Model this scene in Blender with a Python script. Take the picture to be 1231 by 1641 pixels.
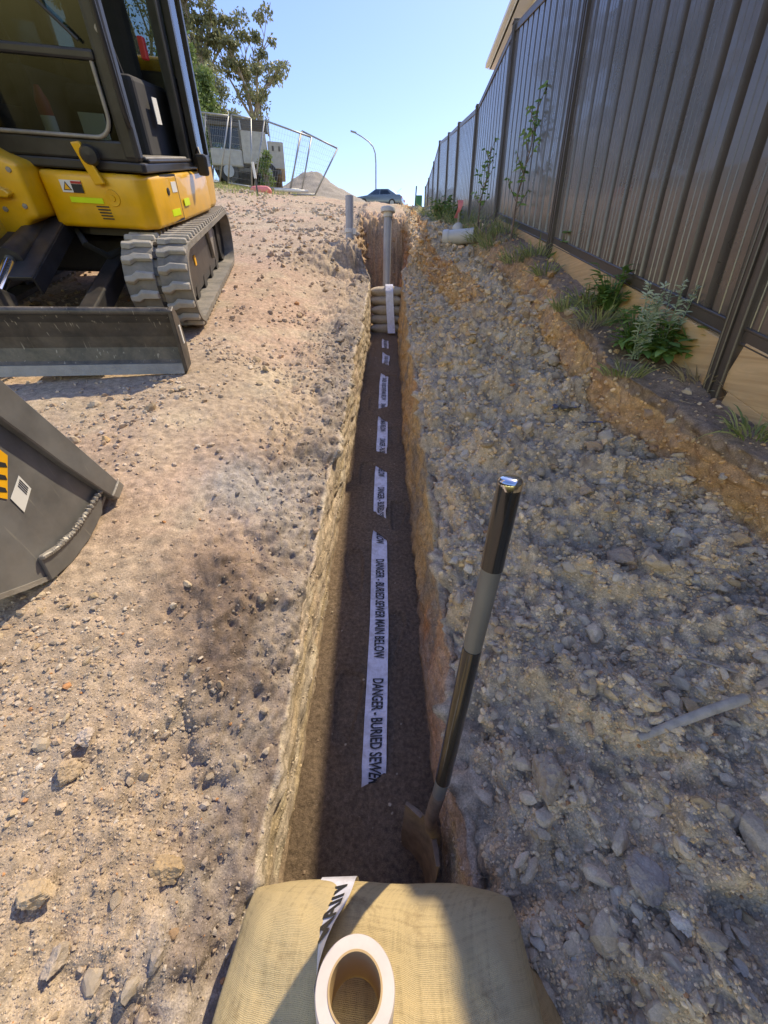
import bpy, bmesh, math, random
import numpy as np
from mathutils import Vector, Matrix, Euler

random.seed(7)
rng = np.random.default_rng(7)
R = math.radians
scene = bpy.context.scene
for _o in list(bpy.data.objects):
    bpy.data.objects.remove(_o)
COL = scene.collection

# ------------------------------------------------------------------ camera
PITCH = R(25.7)
FPX, CX, CY = 616.0, 615.5, 820.5            # focal length and centre in photograph pixels
cam_d = bpy.data.cameras.new('camera')
cam_d.sensor_fit = 'VERTICAL'
cam_d.sensor_height = 36.0
cam_d.lens = FPX / 1641.0 * 36.0
cam_d.clip_start = 0.02
cam_d.clip_end = 900
cam = bpy.data.objects.new('camera', cam_d)
COL.objects.link(cam)
cam.location = (0, 0, 0)
cam.rotation_euler = (R(90) - PITCH, 0, 0)
scene.camera = cam

# ------------------------------------------------------------------ world, sun, exposure
SUN = Vector((0.50, 0.50, 1.0)).normalized()   # towards the sun
world = bpy.data.worlds.new('World')
scene.world = world
world.use_nodes = True
wn = world.node_tree.nodes
bg = wn['Background']
sky = wn.new('ShaderNodeTexSky')
sky.sky_type = 'NISHITA'
sky.sun_disc = False
sky.sun_elevation = math.asin(SUN.z)
sky.sun_rotation = math.atan2(SUN.x, SUN.y)
sky.air_density = 1.0
sky.dust_density = 0.3
sky.ozone_density = 1.0
sky.altitude = 0
hs = wn.new('ShaderNodeHueSaturation')
hs.inputs['Saturation'].default_value = 1.31
hs.inputs['Hue'].default_value = 0.522
world.node_tree.links.new(sky.outputs[0], hs.inputs['Color'])
world.node_tree.links.new(hs.outputs[0], bg.inputs[0])
bg.inputs[1].default_value = 0.15
sun_d = bpy.data.lights.new('sun', 'SUN')
sun_d.energy = 2.0
sun_d.angle = R(0.5)
sun_d.color = (1.0, 0.97, 0.93)
sun = bpy.data.objects.new('sun', sun_d)
COL.objects.link(sun)
sun.rotation_euler = SUN.to_track_quat('Z', 'Y').to_euler()
sun.location = (6, 6, 12)
vs = scene.view_settings
vs.view_transform = 'Standard'
vs.look = 'None'
vs.exposure = 1.38
vs.gamma = 1.0
vs.use_white_balance = True
vs.white_balance_temperature = 9500
vs.white_balance_tint = 5
vs.use_curve_mapping = False
scene.cycles.max_bounces = 6
scene.cycles.transparent_max_bounces = 12
scene.cycles.use_denoising = True

# ------------------------------------------------------------------ helpers
cP, sP = math.cos(PITCH), math.sin(PITCH)

def ray(px, py):
    """photo pixel -> direction (X, Y, Z) with unit depth along the lens axis"""
    u = (px - CX) / FPX
    v = (py - CY) / FPX
    return np.array([u, cP - v * sP, -(v * cP + sP)])

def at_y(px, py, Y):
    d = ray(px, py)
    return d * (Y / d[1])

def at_x(px, py, X):
    d = ray(px, py)
    return d * (X / d[0])

def lin(a, b, t):
    return a + (b - a) * t

def sstep(a, b, x):
    t = np.clip((x - a) / (b - a), 0, 1)
    return t * t * (3 - 2 * t)

_perm = rng.permutation(512).astype(np.int64) % 512
_perm = np.concatenate([_perm, _perm])
_val = rng.uniform(-1, 1, 512)

def vn(x, y, z):
    xi = np.floor(x).astype(np.int64); yi = np.floor(y).astype(np.int64); zi = np.floor(z).astype(np.int64)
    fx = x - xi; fy = y - yi; fz = z - zi
    fx = fx * fx * (3 - 2 * fx); fy = fy * fy * (3 - 2 * fy); fz = fz * fz * (3 - 2 * fz)
    xi &= 511; yi &= 511; zi &= 511
    x1 = (xi + 1) & 511; y1 = (yi + 1) & 511; z1 = (zi + 1) & 511
    def h(a, b, c):
        return _val[_perm[(_perm[(_perm[a] + b) & 511] + c) & 511]]
    c00 = h(xi, yi, zi) * (1 - fx) + h(x1, yi, zi) * fx
    c10 = h(xi, y1, zi) * (1 - fx) + h(x1, y1, zi) * fx
    c01 = h(xi, yi, z1) * (1 - fx) + h(x1, yi, z1) * fx
    c11 = h(xi, y1, z1) * (1 - fx) + h(x1, y1, z1) * fx
    return (c00 * (1 - fy) + c10 * fy) * (1 - fz) + (c01 * (1 - fy) + c11 * fy) * fz

def fbm(P, f, octv=4, gain=0.5, off=0.0, sc=(1, 1, 1)):
    a, s = 1.0, 0.0
    out = np.zeros(len(P))
    for i in range(octv):
        out += a * vn(P[:, 0] * f * sc[0] + off + 17.3 * i, P[:, 1] * f * sc[1] + off + 5.1 * i, P[:, 2] * f * sc[2] + off + 9.7 * i)
        s += a; a *= gain; f *= 2.03
    return out / s

def np_mesh(name, V, F, smooth=False, colors=None):
    """V (n,3), F (m,k) integer array with k = 3 or 4, colors (n,3)"""
    me = bpy.data.meshes.new(name)
    V = np.asarray(V, dtype=np.float32); F = np.asarray(F, dtype=np.int32)
    n, (m, k) = len(V), F.shape
    me.vertices.add(n); me.vertices.foreach_set('co', V.ravel())
    me.loops.add(m * k); me.loops.foreach_set('vertex_index', F.ravel())
    me.polygons.add(m)
    me.polygons.foreach_set('loop_start', np.arange(0, m * k, k, dtype=np.int32))
    me.polygons.foreach_set('use_smooth', np.full(m, smooth))
    if colors is not None:
        ca = me.color_attributes.new('tone', 'FLOAT_COLOR', 'POINT')
        c4 = np.ones((n, 4), dtype=np.float32); c4[:, :3] = colors
        ca.data.foreach_set('color', c4.ravel())
    me.update(calc_edges=True)
    return me

def link(name, me, parent=None, mat=None, loc=None):
    o = bpy.data.objects.new(name, me)
    COL.objects.link(o)
    if mat is not None and me is not None:
        me.materials.clear(); me.materials.append(mat)
    if parent is not None:
        o.parent = parent
    if loc is not None:
        o.location = loc
    return o

def tag(o, label=None, cat=None, group=None, kind=None):
    if label: o['label'] = label
    if cat: o['category'] = cat
    if group: o['group'] = group
    if kind: o['kind'] = kind
    return o

def thing(name, label, cat, loc=(0, 0, 0), group=None):
    o = bpy.data.objects.new(name, None)
    o.empty_display_size = 0.1
    COL.objects.link(o)
    o.location = loc
    return tag(o, label, cat, group)

class MB:
    """collects polygons; build() links them as one mesh object"""
    def __init__(self, org=(0, 0, 0)):
        self.v, self.f, self.org = [], [], np.array(org, float)
    def add(self, V, F):
        b = len(self.v)
        self.v.extend([tuple(float(c) for c in p) for p in V])
        self.f.extend([tuple(i + b for i in f) for f in F])
        return self
    def box(self, c, s, rot=None):
        c = Vector(c)
        V = []
        for z in (-.5, .5):
            for x, y in ((-.5, -.5), (.5, -.5), (.5, .5), (-.5, .5)):
                p = Vector((x * s[0], y * s[1], z * s[2]))
                if rot is not None:
                    p = rot @ p
                V.append(c + p)
        return self.add(V, [(3, 2, 1, 0), (4, 5, 6, 7), (0, 1, 5, 4), (1, 2, 6, 5), (2, 3, 7, 6), (3, 0, 4, 7)])
    def bar(self, a, b, w, h, up=(0, 0, 1)):
        a, b = Vector(a), Vector(b)
        d = b - a
        L = d.length
        d.normalize()
        s = d.cross(Vector(up))
        if s.length < 1e-4: s = d.cross(Vector((1, 0, 0)))
        s.normalize(); u = s.cross(d)
        return self.box((a + b) / 2, (w, L, h), Matrix((s, d, u)).transposed())
    def prism(self, prof, a, b, axis='x'):
        """profile of (p, q) pairs pushed along an axis from a to b. axis x: (p,q)=(y,z); y: (x,z); z: (x,y)"""
        n = len(prof)
        def mk(p, t):
            return {'x': (t, p[0], p[1]), 'y': (p[0], t, p[1]), 'z': (p[0], p[1], t)}[axis]
        V = [mk(p, a) for p in prof] + [mk(p, b) for p in prof]
        F = [(i, (i + 1) % n, n + (i + 1) % n, n + i) for i in range(n)]
        F += [tuple(range(n))[::-1], tuple(range(n, 2 * n))]
        return self.add(V, F)
    def tube(self, pts, r, n=8, cap=True, flat=1.0):
        pts = [Vector(p) for p in pts]
        m = len(pts)
        rr = r if isinstance(r, (list, tuple)) else [r] * m
        V, F = [], []
        prev = None
        for i, p in enumerate(pts):
            d = (pts[min(i + 1, m - 1)] - pts[max(i - 1, 0)])
            if d.length < 1e-9: d = Vector((0, 0, 1))
            d.normalize()
            if prev is None:
                s = d.cross(Vector((0, 0, 1)))
                if s.length < 1e-3: s = Vector((1, 0, 0))
            else:
                s = prev - d * prev.dot(d)
            s.normalize(); prev = s
            u = s.cross(d)
            for k in range(n):
                a = 2 * math.pi * k / n
                V.append(p + (s * math.cos(a) + u * math.sin(a) * flat) * rr[i])
        for i in range(m - 1):
            for k in range(n):
                k2 = (k + 1) % n
                F.append((i * n + k, i * n + k2, (i + 1) * n + k2, (i + 1) * n + k))
        if cap:
            F.append(tuple(range(n))[::-1]); F.append(tuple((m - 1) * n + k for k in range(n)))
        return self.add(V, F)
    def lathe(self, c, prof, n=24, axis=(0, 0, 1)):
        """prof: list of (radius, along)"""
        ax = Vector(axis).normalized()
        s = ax.orthogonal().normalized(); u = ax.cross(s); c = Vector(c)
        V, F = [], []
        for r, h in prof:
            for k in range(n):
                a = 2 * math.pi * k / n
                V.append(c + ax * h + (s * math.cos(a) + u * math.sin(a)) * r)
        for i in range(len(prof) - 1):
            for k in range(n):
                k2 = (k + 1) % n
                F.append((i * n + k, i * n + k2, (i + 1) * n + k2, (i + 1) * n + k))
        return self.add(V, F)
    def build(self, name, mat, parent=None, smooth=False, bevel=0.0, seg=2, xf=None):
        V = np.array(self.v, float) - self.org
        if xf is not None:
            V = np.array([tuple(xf @ Vector(p)) for p in V])
        me = bpy.data.meshes.new(name)
        me.from_pydata(V.tolist(), [], self.f)
        bm = bmesh.new(); bm.from_mesh(me)
        bmesh.ops.recalc_face_normals(bm, faces=bm.faces)
        if bevel > 0:
            es = [e for e in bm.edges if len(e.link_faces) == 2 and e.calc_face_angle(0) > 0.6]
            bmesh.ops.bevel(bm, geom=es, offset=bevel, segments=seg, profile=0.5, affect='EDGES', clamp_overlap=True)
        bm.to_mesh(me); bm.free()
        if smooth:
            me.polygons.foreach_set('use_smooth', np.full(len(me.polygons), True))
            if smooth != 'all':
                me.set_sharp_from_angle(angle=R(40))
        return link(name, me, parent, mat)

# ------------------------------------------------------------------ materials
def node_mat(name):
    m = bpy.data.materials.new(name)
    m.use_nodes = True
    nt = m.node_tree
    return m, nt, nt.nodes, nt.links, nt.nodes['Principled BSDF']

def mixc(nt, fac, a, b, blend='MIX'):
    n = nt.nodes.new('ShaderNodeMix'); n.data_type = 'RGBA'; n.blend_type = blend
    for sock, val in ((n.inputs[0], fac), (n.inputs[6], a), (n.inputs[7], b)):
        if hasattr(val, 'is_output') or isinstance(val, bpy.types.NodeSocket):
            nt.links.new(val, sock)
        elif isinstance(val, (tuple, list)):
            sock.default_value = tuple(val) + ((1,) if len(val) == 3 else ())
        else:
            sock.default_value = val
    return n.outputs[2]

def noise_n(nt, scale, detail=4, rough=0.6, vec=None, dist=0.0):
    n = nt.nodes.new('ShaderNodeTexNoise')
    n.inputs['Scale'].default_value = scale
    n.inputs['Detail'].default_value = detail
    n.inputs['Roughness'].default_value = rough
    n.inputs['Distortion'].default_value = dist
    if vec is not None: nt.links.new(vec, n.inputs['Vector'])
    return n.outputs[0]

def ramp(nt, fac, a, b, ca=(0, 0, 0), cb=(1, 1, 1)):
    n = nt.nodes.new('ShaderNodeValToRGB')
    n.color_ramp.elements[0].position = a; n.color_ramp.elements[0].color = tuple(ca) + (1,)
    n.color_ramp.elements[1].position = b; n.color_ramp.elements[1].color = tuple(cb) + (1,)
    nt.links.new(fac, n.inputs[0])
    return n.outputs[0]

def bump(nt, h, strength, dist, prev=None):
    b = nt.nodes.new('ShaderNodeBump')
    b.inputs['Strength'].default_value = strength
    b.inputs['Distance'].default_value = dist
    nt.links.new(h, b.inputs['Height'])
    if prev is not None: nt.links.new(prev, b.inputs['Normal'])
    return b.outputs[0]

def plain(name, col, rough=0.5, metal=0.0, var=0.15, vscale=8.0, dust=0.0, dustcol=(.36, .29, .22), spec=0.5, bmp=0.0, bscale=60, coat=0.0, scratch=0.0):
    """a painted or moulded surface with slight colour drift, dust and wear"""
    m, nt, N, L, P = node_mat(name)
    tc = N.new('ShaderNodeTexCoord').outputs['Object']
    n1 = noise_n(nt, vscale, 5, 0.6, tc)
    dark = tuple(c * (1 - var) for c in col); lite = tuple(min(1, c * (1 + var)) for c in col)
    c = mixc(nt, ramp(nt, n1, .35, .65), dark, lite)
    if dust > 0:
        n2 = noise_n(nt, vscale * .7, 8, 0.72, tc, 0.4)
        geo = N.new('ShaderNodeNewGeometry')
        sep = N.new('ShaderNodeSeparateXYZ'); L.new(geo.outputs['Normal'], sep.inputs[0])
        ma = N.new('ShaderNodeMath'); ma.operation = 'MULTIPLY_ADD'; ma.use_clamp = True
        L.new(sep.outputs[2], ma.inputs[0]); ma.inputs[1].default_value = .35; ma.inputs[2].default_value = .3
        mb = N.new('ShaderNodeMath'); mb.operation = 'MULTIPLY'; mb.use_clamp = True
        L.new(ramp(nt, n2, .42, .68), mb.inputs[0]); L.new(ma.outputs[0], mb.inputs[1])
        mc = N.new('ShaderNodeMath'); mc.operation = 'MULTIPLY'; mc.use_clamp = True
        L.new(mb.outputs[0], mc.inputs[0]); mc.inputs[1].default_value = dust
        c = mixc(nt, mc.outputs[0], c, dustcol)
    if scratch > 0:
        mp = N.new('ShaderNodeMapping'); mp.inputs['Scale'].default_value = (60, 60, 3); mp.inputs['Rotation'].default_value = (.3, .4, .2)
        L.new(tc, mp.inputs[0])
        n3 = noise_n(nt, 1.2, 2, .5, mp.outputs[0], .2)
        c = mixc(nt, ramp(nt, n3, .66, .73, (0, 0, 0), (scratch,) * 3), c, (.33, .31, .27))
    L.new(c, P.inputs['Base Color'])
    P.inputs['Roughness'].default_value = rough
    rr = mixc(nt, n1, (rough * .8,) * 3, (min(1, rough * 1.25),) * 3)
    L.new(rr, P.inputs['Roughness'])
    P.inputs['Metallic'].default_value = metal
    P.inputs['Specular IOR Level'].default_value = spec
    P.inputs['Coat Weight'].default_value = coat
    if bmp > 0:
        L.new(bump(nt, noise_n(nt, bscale, 4, .6, tc), bmp, .01), P.inputs['Normal'])
    return m

def tone_mat(name, rough=0.95, vs=30.0, amt=0.46, b1=(70, .5, .009), b2=(230, .6, .005), spec=0.2):
    """soil and stone: the tone attribute is the base colour, brightened for the shaded right side, broken up by grain"""
    m, nt, N, L, P = node_mat(name)
    at = N.new('ShaderNodeAttribute'); at.attribute_name = 'tone'
    tc = N.new('ShaderNodeTexCoord').outputs['Object']
    n1 = noise_n(nt, vs, 6, .65, tc)
    n2 = noise_n(nt, vs * 7, 4, .7, tc)
    n3 = noise_n(nt, 2.2, 4, .6, tc, .5)
    g1 = ramp(nt, n1, .3, .72, (1 - amt * .85,) * 3, (1 + amt * .9,) * 3)
    g2 = ramp(nt, n2, .32, .7, (1 - amt * .7,) * 3, (1 + amt * .9,) * 3)
    g3 = ramp(nt, n3, .35, .65, (.9, .88, .86), (1.06, 1.05, 1.04))
    c = mixc(nt, 1.0, at.outputs['Color'], g1, 'MULTIPLY')
    c = mixc(nt, 1.0, c, g2, 'MULTIPLY')
    c = mixc(nt, 1.0, c, g3, 'MULTIPLY')
    # pale and dark grit specks
    vo = N.new('ShaderNodeTexVoronoi'); vo.inputs['Scale'].default_value = vs * 5; L.new(tc, vo.inputs['Vector'])
    sp = ramp(nt, vo.outputs['Distance'], .12, .22, (1, 1, 1), (0, 0, 0))
    vcol = N.new('ShaderNodeSeparateColor'); L.new(vo.outputs['Color'], vcol.inputs[0])
    gate = ramp(nt, vcol.outputs[0], .8, .84)
    ml = N.new('ShaderNodeMath'); ml.operation = 'MULTIPLY'
    L.new(sp, ml.inputs[0]); L.new(gate, ml.inputs[1])
    c = mixc(nt, ml.outputs[0], c, mixc(nt, 1.0, c, (1.55, 1.55, 1.6), 'MULTIPLY'))
    L.new(c, P.inputs['Base Color'])
    P.inputs['Roughness'].default_value = rough
    P.inputs['Specular IOR Level'].default_value = spec
    h1 = noise_n(nt, b1[0], 6, .7, tc)
    h2 = noise_n(nt, b2[0], 4, .7, tc)
    L.new(bump(nt, h2, b2[1], b2[2], bump(nt, h1, b1[1], b1[2])), P.inputs['Normal'])
    return m

M = {}
M['soil'] = tone_mat('soil')
M['sand'] = tone_mat('sand', vs=70, amt=.55, b1=(110, 1.0, .012), b2=(380, 1.0, .005))
M['stone'] = tone_mat('stone', rough=.9, vs=40, amt=.22, b1=(45, .5, .008), b2=(200, .4, .003))
M['yellow'] = plain('machine_yellow', (.76, .40, .012), .34, var=.08, dust=.5, coat=.3)
M['machine_black'] = plain('machine_black', (.022, .022, .024), .38, var=.25, dust=.22, scratch=.0)
M['blade_black'] = plain('blade_black', (.045, .043, .042), .45, var=.35, dust=1.0, scratch=.8)
M['bucket_grey'] = plain('bucket_grey', (.15, .15, .15), .42, metal=.2, var=.2, dust=.4, scratch=.4)
M['worn_steel'] = plain('worn_steel', (.27, .255, .235), .5, metal=.35, var=.2, dust=.5, bmp=.3, bscale=90)
M['rubber'] = plain('track_rubber', (.17, .158, .142), .75, var=.25, dust=1.0, dustcol=(.40, .34, .28), bmp=.35, bscale=70)
M['rubber_lug'] = plain('lug_rubber', (.36, .335, .30), .8, var=.2, dust=1.0, dustcol=(.46, .41, .35), bmp=.3, bscale=90)
M['chrome'] = plain('chrome', (.7, .7, .7), .12, metal=1.0, var=.03)
M['decal_white'] = plain('decal_white', (.72, .72, .70), .5, var=.05)
M['decal_yellow'] = plain('decal_orange', (.85, .42, .02), .5, var=.08)
M['lime'] = plain('reflective_lime', (.62, .80, .02), .4, var=.06)
M['ink'] = plain('black_ink', (.02, .02, .022), .6, var=.1)
M['red'] = plain('red_plastic', (.45, .03, .03), .45, var=.1)
M['pink'] = plain('pink_ribbon', (.70, .20, .20), .6, var=.1)
M['pvc'] = plain('grey_pvc', (.36, .37, .40), .4, var=.08, dust=.3)
M['pvc_pale'] = plain('pale_pvc', (.58, .57, .53), .4, var=.06, dust=.25)
M['tape'] = plain('white_film', (.66, .66, .74), .35, var=.08, dust=.75, dustcol=(.20, .14, .10), vscale=30)
M['roll'] = plain('tape_roll_edge', (.55, .48, .45), .55, var=.06, vscale=30)
M['card'] = plain('cardboard', (.42, .29, .15), .8, var=.1)
M['fence'] = plain('fence_steel', (.125, .103, .088), .28, var=.07, vscale=3, spec=.7, metal=.3, dust=.25, coat=.3)
M['fence_post'] = plain('fence_post_steel', (.085, .068, .056), .38, var=.08, spec=.6, metal=.2, dust=.15)
M['cream'] = plain('house_cream', (.68, .67, .66), .6, var=.04, vscale=1)
M['render'] = plain('house_render', (.58, .54, .47), .8, var=.05, vscale=1, bmp=.2, bscale=40)
M['roof'] = plain('roof_steel', (.22, .21, .20), .5, var=.06)
M['galv'] = plain('galvanised', (.30, .31, .32), .45, metal=.6, var=.12)
M['white_paint'] = plain('white_paint', (.62, .62, .61), .45, var=.06, dust=.3)
M['truck_paint'] = plain('faded_white_paint', (.33, .33, .32), .55, var=.12, dust=.6)
M['dark_metal'] = plain('dark_metal', (.06, .055, .05), .55, var=.2, dust=.4)
M['car_blue'] = plain('car_paint', (.10, .15, .21), .25, var=.04, coat=.6, dust=.1)
M['tyre'] = plain('tyre', (.03, .03, .03), .8, var=.1)
M['bark'] = plain('bark', (.24, .20, .17), .9, var=.35, vscale=3)
M['stick'] = plain('grey_wood', (.42, .35, .27), .9, var=.2, vscale=30, bmp=.5, bscale=60)
M['scrap'] = plain('dark_film', (.13, .14, .20), .35, var=.3, vscale=20)
M['green_paint'] = plain('green_plastic', (.05, .22, .10), .5, var=.1)
M['shovel_black'] = plain('gloss_black_sleeve', (.016, .016, .016), .16, var=.1, coat=.5, dust=.06)
M['shovel_grey'] = plain('grey_band', (.13, .125, .115), .35, var=.1)
M['shovel_rust'] = plain('worn_shovel_steel', (.17, .12, .085), .7, metal=.0, var=.35, vscale=25, dust=.5, dustcol=(.22, .15, .1))
M['seat'] = plain('seat_fabric', (.03, .03, .035), .9, var=.2)

def glass(name, tint, gloss=.9, rough=.03):
    m, nt, N, L, P = node_mat(name)
    N.remove(P)
    tr = N.new('ShaderNodeBsdfTransparent'); tr.inputs[0].default_value = tuple(tint) + (1,)
    gl = N.new('ShaderNodeBsdfGlossy'); gl.inputs['Roughness'].default_value = rough
    gl.inputs[0].default_value = (gloss,) * 3 + (1,)
    fr = N.new('ShaderNodeFresnel'); fr.inputs[0].default_value = 1.5
    tc = N.new('ShaderNodeTexCoord').outputs['Object']
    df = N.new('ShaderNodeBsdfDiffuse'); df.inputs[0].default_value = (.35, .31, .26, 1)
    mx = N.new('ShaderNodeMixShader'); L.new(fr.outputs[0], mx.inputs[0]); L.new(tr.outputs[0], mx.inputs[1]); L.new(gl.outputs[0], mx.inputs[2])
    m2 = N.new('ShaderNodeMixShader')
    L.new(ramp(nt, noise_n(nt, 5, 8, .75, tc, .4), .45, .8, (.0,) * 3, (.06,) * 3), m2.inputs[0])
    L.new(mx.outputs[0], m2.inputs[1]); L.new(df.outputs[0], m2.inputs[2])
    L.new(m2.outputs[0], N['Material Output'].inputs[0])
    return m
M['glass'] = glass('cab_glass', (.50, .56, .52))
M['car_glass'] = glass('car_glass', (.45, .5, .52))

def wood_mat():
    m, nt, N, L, P = node_mat('treated_pine')
    tc = N.new('ShaderNodeTexCoord').outputs['Object']
    mp = N.new('ShaderNodeMapping'); mp.inputs['Scale'].default_value = (3, 1.6, 14); mp.inputs['Rotation'].default_value = (-.30, 0, 0)
    L.new(tc, mp.inputs[0])
    mp.inputs['Scale'].default_value = (6, .8, 22)
    g = noise_n(nt, 1.6, 6, .6, mp.outputs[0], 1.2)
    class _W: outputs = [None, g]
    w = _W
    c = mixc(nt, ramp(nt, g, .35, .65), (.50, .30, .14), (.70, .46, .24))
    c = mixc(nt, ramp(nt, noise_n(nt, 3, 6, .7, tc), .45, .7), c, (.50, .35, .20))
    L.new(c, P.inputs['Base Color']); P.inputs['Roughness'].default_value = .8
    L.new(bump(nt, w.outputs[1], .3, .004), P.inputs['Normal'])
    return m
M['pine'] = wood_mat()

def burlap_mat(name, base):
    m, nt, N, L, P = node_mat(name)
    uv = N.new('ShaderNodeAttribute'); uv.attribute_name = 'weave'
    tc = N.new('ShaderNodeTexCoord').outputs['Object']
    nz = N.new('ShaderNodeTexNoise'); nz.inputs['Scale'].default_value = 14; nz.inputs['Detail'].default_value = 3
    L.new(tc, nz.inputs['Vector'])
    wob = N.new('ShaderNodeVectorMath'); wob.operation = 'SCALE'; wob.inputs['Scale'].default_value = .006
    L.new(nz.outputs[1], wob.inputs[0])
    ad = N.new('ShaderNodeVectorMath'); ad.operation = 'ADD'
    L.new(uv.outputs['Vector'], ad.inputs[0]); L.new(wob.outputs[0], ad.inputs[1])
    ws = []
    for ax in 'XY':
        w = N.new('ShaderNodeTexWave'); w.bands_direction = ax; w.inputs['Scale'].default_value = 150
        w.inputs['Distortion'].default_value = 3.0; w.inputs['Detail'].default_value = 2; w.inputs['Detail Scale'].default_value = 1.5
        L.new(ad.outputs[0], w.inputs['Vector']); ws.append(w.outputs[1])
    mx = N.new('ShaderNodeMath'); mx.operation = 'MAXIMUM'; L.new(ws[0], mx.inputs[0]); L.new(ws[1], mx.inputs[1])
    # uneven yarns: long streaks in both directions
    st = []
    for sc in ((2.5, 70, 1), (70, 2.5, 1)):
        mp = N.new('ShaderNodeMapping'); mp.inputs['Scale'].default_value = sc
        L.new(ad.outputs[0], mp.inputs[0]); st.append(noise_n(nt, 1.6, 3, .6, mp.outputs[0]))
    sa = N.new('ShaderNodeMath'); sa.operation = 'ADD'; L.new(st[0], sa.inputs[0]); L.new(st[1], sa.inputs[1])
    c = mixc(nt, mx.outputs[0], tuple(b * .7 for b in base), tuple(min(1, b * 1.05) for b in base))
    c = mixc(nt, 1.0, c, ramp(nt, sa.outputs[0], .7, 1.3, (.85,) * 3, (1.13,) * 3), 'MULTIPLY')
    dn = noise_n(nt, 11, 9, .75, tc, .3)
    c = mixc(nt, ramp(nt, dn, .56, .75, (0, 0, 0), (.75,) * 3), c, (.16, .10, .055))
    L.new(c, P.inputs['Base Color']); P.inputs['Roughness'].default_value = .95
    P.inputs['Specular IOR Level'].default_value = .1
    L.new(bump(nt, mx.outputs[0], .6, .002, bump(nt, noise_n(nt, 9, 4, .6, tc), .35, .02)), P.inputs['Normal'])
    return m
M['burlap'] = burlap_mat('hessian', (.50, .385, .215))
M['burlap_pale'] = burlap_mat('pale_hessian', (.50, .42, .33))
M['burlap_rust'] = burlap_mat('rust_hessian', (.46, .29, .13))

def leaf_mat(name, a, b, rough=.55):
    m, nt, N, L, P = node_mat(name)
    at = N.new('ShaderNodeAttribute'); at.attribute_name = 'tone'
    sp = N.new('ShaderNodeSeparateColor'); L.new(at.outputs['Color'], sp.inputs[0])
    c = mixc(nt, sp.outputs[0], a, b)
    L.new(c, P.inputs['Base Color']); P.inputs['Roughness'].default_value = rough
    P.inputs['Subsurface Weight'].default_value = 0
    tl = N.new('ShaderNodeBsdfTranslucent'); L.new(c, tl.inputs[0])
    ms = N.new('ShaderNodeMixShader'); ms.inputs[0].default_value = .35
    L.new(P.outputs[0], ms.inputs[1]); L.new(tl.outputs[0], ms.inputs[2])
    L.new(ms.outputs[0], N['Material Output'].inputs[0])
    return m
M['gum'] = leaf_mat('gum_leaves', (.11, .13, .07), (.30, .31, .17))
M['wattle'] = leaf_mat('wattle_leaves', (.10, .17, .05), (.22, .30, .10))
M['weed'] = leaf_mat('weed_leaves', (.12, .24, .06), (.30, .46, .13))
M['silver'] = leaf_mat('silver_leaves', (.26, .36, .22), (.52, .58, .44))
M['grass'] = leaf_mat('grass_blades', (.16, .22, .06), (.42, .42, .17))
M['straw'] = leaf_mat('dry_straw', (.25, .20, .12), (.45, .38, .24))

# ------------------------------------------------------------------ the ground: one sheet with the trench cut into it
def I(Y, *kv):
    xs = kv[0::2]; ys = kv[1::2]
    return np.interp(Y, xs, ys)

def nat_l(Y):
    return I(Y, -8, -3.5, -2, -1.65, 0, -1.03, 9.6, 2.03, 14, 3.22, 25, 5.86, 46, 10.62, 70, 14.5, 260, 17)

def nat_r(Y):
    return I(Y, -8, -3.3, 0, -.84, 1.8, -.28, 4.27, .60, 6.6, 1.33, 9, 1.75, 11.36, 2.46, 13.7, 3.04, 16.1, 3.62,
             18.4, 4.15, 23.1, 5.1, 46, 10.3, 70, 14.3, 260, 17)

def fence_x(Y):
    return I(Y, -4, 1.50, 1.8, 1.535, 4.27, 1.568, 6.6, 1.59, 9, 1.64, 11.36, 1.686, 13.7, 1.77, 16.1, 1.797, 18.4, 1.87, 20.8, 1.92, 23.1, 1.99)

def floor_z(Y):
    return I(Y, -4, -2.664, 6.2, -.053, 6.6, 0.05, 9.15, .35)

def hill(X, Y):
    return .12 * np.clip(-X - 1.5, 0, 50) * sstep(6, 15, Y)

# rows
def rows():
    ys = [-3.0]
    while ys[-1] < 250:
        y = ys[-1]
        if y < -.15: d = .08
        elif y < 1.0: d = .0085
        elif y < 3.0: d = lin(.0085, .017, (y - 1) / 2)
        elif y < 10: d = lin(.017, .045, (y - 3) / 7)
        else: d = .045 * (y / 10) ** 2.2
        ys.append(y + min(d, 12))
    return np.array(ys)
GY = rows()

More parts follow.
